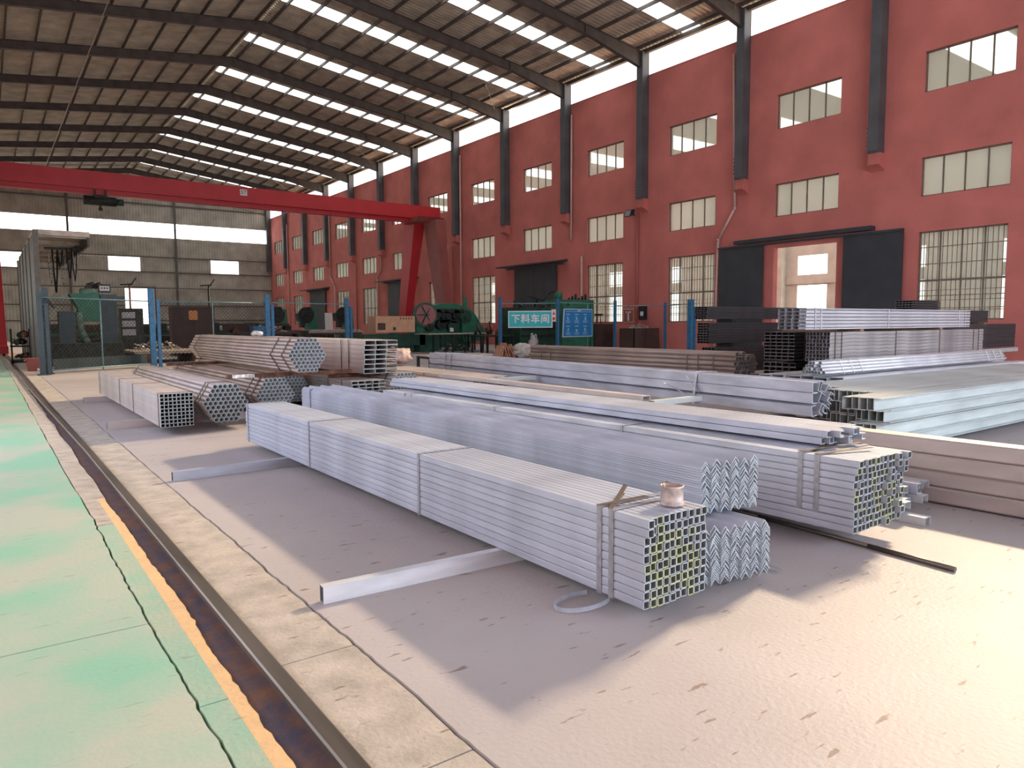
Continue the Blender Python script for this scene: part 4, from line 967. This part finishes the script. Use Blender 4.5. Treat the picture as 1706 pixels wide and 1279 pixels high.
for k in range(4): MB().box(0 + .1 * k, 3.6 - .08 * k, 0 + .05 * k, 1.8, .92 + .05 * k, .955 + .05 * k).build('flat_sheet', 'scrap', t)
MB().box(0, 3.4, 0, 1.8, .82, .92).build('table_top', 'brown', t)
for x in (.05, 3.25):
    for y in (.05, 1.6): MB().box(x, x + .1, y, y + .1, 0, .82).build('leg', 'mach', t)
t = thing('white_board', 'white upright panel leaning between two punch presses', 'panel', (20.9, 52.5, 0)); MB().hexa([(0, 0, 0), (.6, 0, 0), (.6, .05, 0), (0, .05, 0), (0, .1, 2.3), (.6, .1, 2.3), (.6, .15, 2.3), (0, .15, 2.3)]).build('board_body', 'white', t)

# big green shear / bending machine
t = thing('shearing_machine', 'large dark green machine with domed body, gears and a tan box on its bed', 'machine', (17.4, 31.6, 0))
n_ = 14; pr = [(3.75 - .0, .9)] + [(1.9 + 1.95 * math.cos(math.pi * k / n_), .9 + 1.55 * math.sin(math.pi * k / n_) ** .8) for k in range(1, n_)] + [(.0, .9)]
MB().extr(pr, .25, 1.2).build('domed_body', 'green', t)
MB().box(.1, 3.1, .1, 1.3, 0, .9).build('base', 'greend', t)
MB().extr([(2.6, .5), (4.0, .5), (3.9, 1.1), (3.4, 1.7), (2.9, 2.0), (2.5, 1.6)], .0, .5).build('side_guard', 'green', t)
MB().disc((.42, .1, 1.85), .62, (.3, 1, 0), .12, 24).build('flywheel_rim', 'greend', t); MB().disc((.42, .03, 1.85), .50, (.3, 1, 0), .06, 24).build('flywheel_web', 'redleg', t)
for k in range(6):
    a = math.pi * k / 3; MB().bar((.42, -.03, 1.85), (.42 + .48 * math.cos(a), -.03, 1.85 + .48 * math.sin(a)), .05).build('spoke', 'greend', t)
random.seed(11)
for (x, z, r) in ((1.1, 1.9, .22), (1.6, 1.75, .28), (2.2, 1.85, .24), (2.75, 1.75, .34), (1.3, 1.35, .26), (2.0, 1.25, .30), (.65, 1.25, .22)):
    MB().disc((x, .1, z), r, (0, 1, 0), .3, 16).disc((x, -.08, z), r * .4, (0, 1, 0), .14, 10).build('gear', 'mach' if r < .3 else 'greend', t)
MB().box(1.0, 2.6, -.05, .2, 1.95, 2.15).box(1.2, 2.4, -.05, .2, 1.45, 1.6).build('cross_arm', 'mach', t)
MB().box(1.75, 1.95, -.1, .0, 1.0, 1.2).build('switch_box', 'white', t)
MB().hexa([(3.0, .5, 2.1), (3.2, .5, 2.1), (3.2, .7, 2.1), (3.0, .7, 2.1), (3.05, .5, 2.8), (3.15, .5, 2.8), (3.15, .7, 2.8), (3.05, .7, 2.8)]).build('lever', 'green', t)
MB().box(-2.9, .4, .1, 1.2, .35, .92).box(-2.6, -.2, .2, 1.1, 0, .35).build('machine_bed', 'greend', t)
MB().box(-2.35, -.25, -.05, .9, 1.0, 1.78).build('tan_box', 'tan', t)
MB().box(-2.25, -1.85, -.06, -.05, 1.12, 1.45).build('box_opening', 'brown', t)
MB().box(-1.45, -1.30, -.06, -.05, 1.1, 1.25).build('round_port', 'brown', t)
for k in range(5): MB().box(-1.05 + .15 * k, -1.0 + .15 * k, -.06, -.05, 1.62, 1.72).build('slot', 'brown', t)
t = thing('plate_table', 'pale thin table plate on dark legs in front of the domed green machine', 'table', (16.6, 29.2, 0))
MB().box(.0, 4.0, 0, 1.4, .90, .94).build('table_top', 'plate', t)
for x in (.9, 1.3, 2.0, 2.9, 3.3, 3.8): [MB().box(x, x + .06, y, y + .06, 0, .9).build('leg', 'mach', t) for y in (.05, 1.2)]
MB().bar((1.0, .1, .1), (1.35, .1, .85), .05).bar((2.0, .1, .1), (1.6, .1, .85), .05).build('brace', 'mach', t)
heap('offcut_pile', 'grey offcuts lying under the pale table plate', 'scrap', (18.7, 30.2, .0), 2.4, .8, .5, 'galv_old', 14, 40)
t = thing('welding_bench', 'dark cluttered bench between the domed machine and the turquoise sign', 'table', (18.9, 27.4, 0))
random.seed(8)
MB().box(-.6, 1.3, 0, 1.0, .78, .86).build('bench_top', 'mach', t)
for x in (-.55, .3, 1.2): [MB().box(x, x + .08, y, y + .08, 0, .78).build('leg', 'mach', t) for y in (.05, .85)]
for k in range(8): a = (U(-.5, 1.1), U(.1, .8), .9); MB().cyl(a, (a[0] + U(-.3, .3), a[1], U(1.0, 1.5)), U(.03, .08), 8).build('part', ('mach', 'rust', 'redleg', 'mach')[k % 4], t)
# green box machines right
t = thing('press_brake', 'dark green box machine with hoses on top behind the turquoise sign', 'machine', (20.35, 27.2, 0))
MB().box(0, 2.35, 0, 1.6, 0, 2.15).build('machine_body', 'greend', t); MB().box(.1, 2.3, -.06, 0, .75, .85).build('ledge', 'mach', t)
MB().box(.15, 2.2, -.03, 0, 1.1, 1.95).build('front_panel', 'mach', t)
b = MB(); random.seed(4)
for k in range(16): x = U(0, 2.0); b.bar((x, U(.1, .9), 2.17), (x + U(-.2, .5), U(.1, .9), 2.17 + U(.05, .35)), U(.03, .12))
b.build('clutter', 'mach', t)
MB().path([(.7, .3, 2.7), (1.3, .3, 2.55), (1.7, .3, 2.5), (1.9, .3, 2.8), (2.15, .3, 2.95), (2.4, .3, 2.9)], .04, 6).build('hose', 'rubber', t)
t = thing('hydraulic_cabinet', 'brighter green box machine behind the blue notice board', 'machine', (22.75, 27.1, 0))
MB().box(0, 2.2, 0, 1.5, 0, 2.55).build('machine_body', 'green', t); MB().box(.05, .1, -.01, 0, .1, 2.4).box(1.95, 2.0, -.01, 0, .1, 2.4).build('seam', 'greend', t)
MB().cyl((.3, .5, 2.55), (.3, .5, 2.95), .2, 12).build('tank', 'green', t); MB().disc((.5, -.01, 2.3), .06, (0, 1, 0), .02, 12).build('port', 'black', t)
b = MB()
for k in range(6): b.cyl((.9 + .22 * k, .4, 2.55), (.9 + .22 * k, .4, 2.65 + .1 * (k % 3)), .06, 8)
b.build('valve_block', 'mach', t)
t = thing('locker', 'brown ribbed locker right of the green box machines', 'cabinet', (25.5, 27.6, 0))
MB().box(0, 1.3, 0, .6, 0, 1.35).build('locker_body', 'brown', t)
for k in range(9): MB().box(.06 + .14 * k, .09 + .14 * k, -.02, 0, .05, 1.3).build('rib', 'brown', t)
t = thing('stool', 'black stool standing on the brown ribbed locker', 'stool', (26.0, 27.85, 1.355))
MB().cyl((0, 0, .42), (0, 0, .52), .22, 14).build('seat', 'black', t)
for a in range(4): MB().cyl((.16 * math.cos(a * 1.57), .16 * math.sin(a * 1.57), 0), (.1 * math.cos(a * 1.57), .1 * math.sin(a * 1.57), .42), .02, 6).build('leg', 'black', t)
t = thing('scrap_bin', 'large brown bin by the red wall heaped with pale scrap', 'bin', (25.6, 24.9, 0))
MB().box(0, 1.75, 0, .03, .05, 1.12).box(0, 1.75, .97, 1.0, .05, 1.12).box(0, .03, 0, 1.0, .05, 1.12).box(1.72, 1.75, 0, 1.0, .05, 1.12).box(0, 1.75, 0, 1, .05, .09).box(.1, .3, 0, 1, 0, .05).box(1.4, 1.6, 0, 1, 0, .05).box(.78, .81, -.03, .01, .05, 1.12).build('bin_body', 'brown', t)
heap('scrap_heap', 'pale scrap filling the large brown bin', 'scrap', (26.47, 25.4, .95), 1.4, .7, .45, 'scrap', 17, 70)

# ------------------------------------------------------------------ sacks, bag, cardboard
def blob(name, label, cat, loc, sx, sy, sz, m, seed, amp=.22, part='sack_body'):
    t = thing(name, label, cat, loc); b = MB(); b.smooth = True; n, mm = 18, 12
    for j in range(mm + 1):
        for k in range(n):
            th = math.pi * j / mm; ph = 2 * math.pi * k / n
            v = Vector((math.sin(th) * math.cos(ph), math.sin(th) * math.sin(ph), math.cos(th)))
            g = 1 + amp * (noise.noise(v * 2.3 + Vector((seed, 0, 0))) + .3 * noise.noise(v * 4 + Vector((0, seed, 0))))
            b.v.append((v.x * sx * g, v.y * sy * g, max(0, (v.z * g * .9 + .75)) * sz))
    for j in range(mm):
        for k in range(n): q = (k + 1) % n; b.face((j * n + k, (j + 1) * n + k, (j + 1) * n + q, j * n + q))
    b.build(part, m, t); return t
blob('white_sack', 'crumpled white and red bag in front of the fence below the signs', 'bag', (17.75, 23.5, 0), .50, .3, .33, 'sackw', 3, .62)
blob('woven_sack', 'reddish crumpled sack beside the cardboard below the signs', 'bag', (18.5, 23.1, 0), .32, .3, .28, 'sack', 8, .35)
t = blob('plastic_bag', 'grey upright plastic bag behind the crumpled white bag', 'bag', (18.75, 24.1, 0), .24, .2, .52, 'galv_old', 12, .35, 'bag_body')
MB().path([(-.15, 0, .75), (-.12, 0, .95), (-.05, 0, .98), (0, 0, .78)], .012, 5).path([(.05, 0, .75), (.1, 0, .93), (.17, 0, .9), (.18, 0, .72)], .012, 5).build('bag_handle', 'white', t)
t = thing('cardboard_sheets', 'folded brown cardboard sheets leaning in a heap left of the crumpled bags', 'cardboard', (16.75, 23.4, 0))
for k, (x0, x1, h) in enumerate([(-.35, -.05, .52), (-.15, .1, .62), (.05, .38, .50), (.25, .52, .56)]):
    xm = (x0 + x1) / 2
    MB().hexa([(x0, -.3 + .1 * k, 0), (x0 + .03, -.3 + .1 * k, 0), (x0 + .03, .3, 0), (x0, .3, 0), (xm, -.2 + .1 * k, h), (xm + .03, -.2 + .1 * k, h), (xm + .03, .3, h), (xm, .3, h)]).build('cardboard_sheet', 'card', t)
    MB().hexa([(x1, -.32 + .1 * k, 0), (x1 + .03, -.32 + .1 * k, 0), (x1 + .03, .3, 0), (x1, .3, 0), (xm, -.2 + .1 * k, h), (xm + .03, -.2 + .1 * k, h), (xm + .03, .3, h), (xm, .3, h)]).build('cardboard_sheet', 'card', t)
blob('woven_sack', 'pink folded sack lying on the sunlit tube pack beside the raised pale channels', 'bag', (6.75, 13.2, .57), .30, .28, .20, 'sack', 21, .4)
blob('rag_bundle', 'small whitish rag bundle on the far end of the raised pale channels', 'rags', (4.86, 16.2, 1.135), .12, .15, .07, 'sackw', 30, .5, 'rag_body')

# filler lathes and boxes, added to darken the depth of the shop
def lathe(x, y, label, w=2.6, m='mach', rz=0.0):
    t = thing('lathe', label, 'machine', (x, y, 0), rz)
    MB().box(0, .7, 0, .7, 0, .75).box(w - .5, w, 0, .7, 0, .75).build('pedestal', m, t)
    MB().box(0, w, .1, .6, .75, .95).build('bed', 'greend', t)
    MB().box(0, .75, .05, .65, .95, 1.55).build('headstock', m, t)
    MB().cyl((.75, .35, 1.2), (.95, .35, 1.2), .18, 14).build('chuck', 'galv_old', t)
    MB().box(w - .45, w - .05, .15, .55, .95, 1.35).build('tailstock', m, t)
    MB().box(w * .5, w * .5 + .4, .0, .7, .95, 1.15).box(w * .5 + .1, w * .5 + .3, .2, .4, 1.15, 1.3).build('carriage', 'rust', t)
    MB().box(-.1, w + .1, .95, 1.0, .2, 1.5).build('splash_guard', 'brown', t)
    return t
lathe(5.2, 45.0, 'dark filler lathe standing left of the bright far door')
lathe(10.2, 43.5, 'dark filler lathe right of the bright far door, behind the brown cabinet', 3.0)
lathe(13.8, 48.0, 'dark filler lathe near the far end of the raised pale channels', 3.0)
lathe(9.0, 52.0, 'farthest dark filler lathe in the middle of the shop', 3.2)
lathe(13.6, 62.0, 'dark filler lathe before the far sheeted wall', 3.4)
lathe(3.4, 56.0, 'far dark filler lathe just left of the daylight door', 3.0)
for i, (x, y, w, h) in enumerate([(6.2, 39.5, 2.2, .9), (12.4, 38.6, 2.0, 1.1), (16.9, 46.5, 2.2, 1.0)]):
    t = thing('filler_pallet_box', ('dark filler box pallet in front of the thin red pole', 'dark filler box pallet beyond the workbench', 'dark filler box pallet beyond the pale flat sheets')[i], 'box', (x, y, 0))
    MB().box(0, w, 0, 1.2, .12, h).build('box_body', 'brown', t)
    for k in range(3): MB().box(k * (w - .12) / 2, k * (w - .12) / 2 + .12, 0, 1.2, 0, .12).build('runner', 'wood', t)
    for k in range(4): MB().box(.06 + k * w / 4, w / 4 * (k + 1) - .06, -.02, 0, .2, h - .06).build('side_panel', 'mach', t)
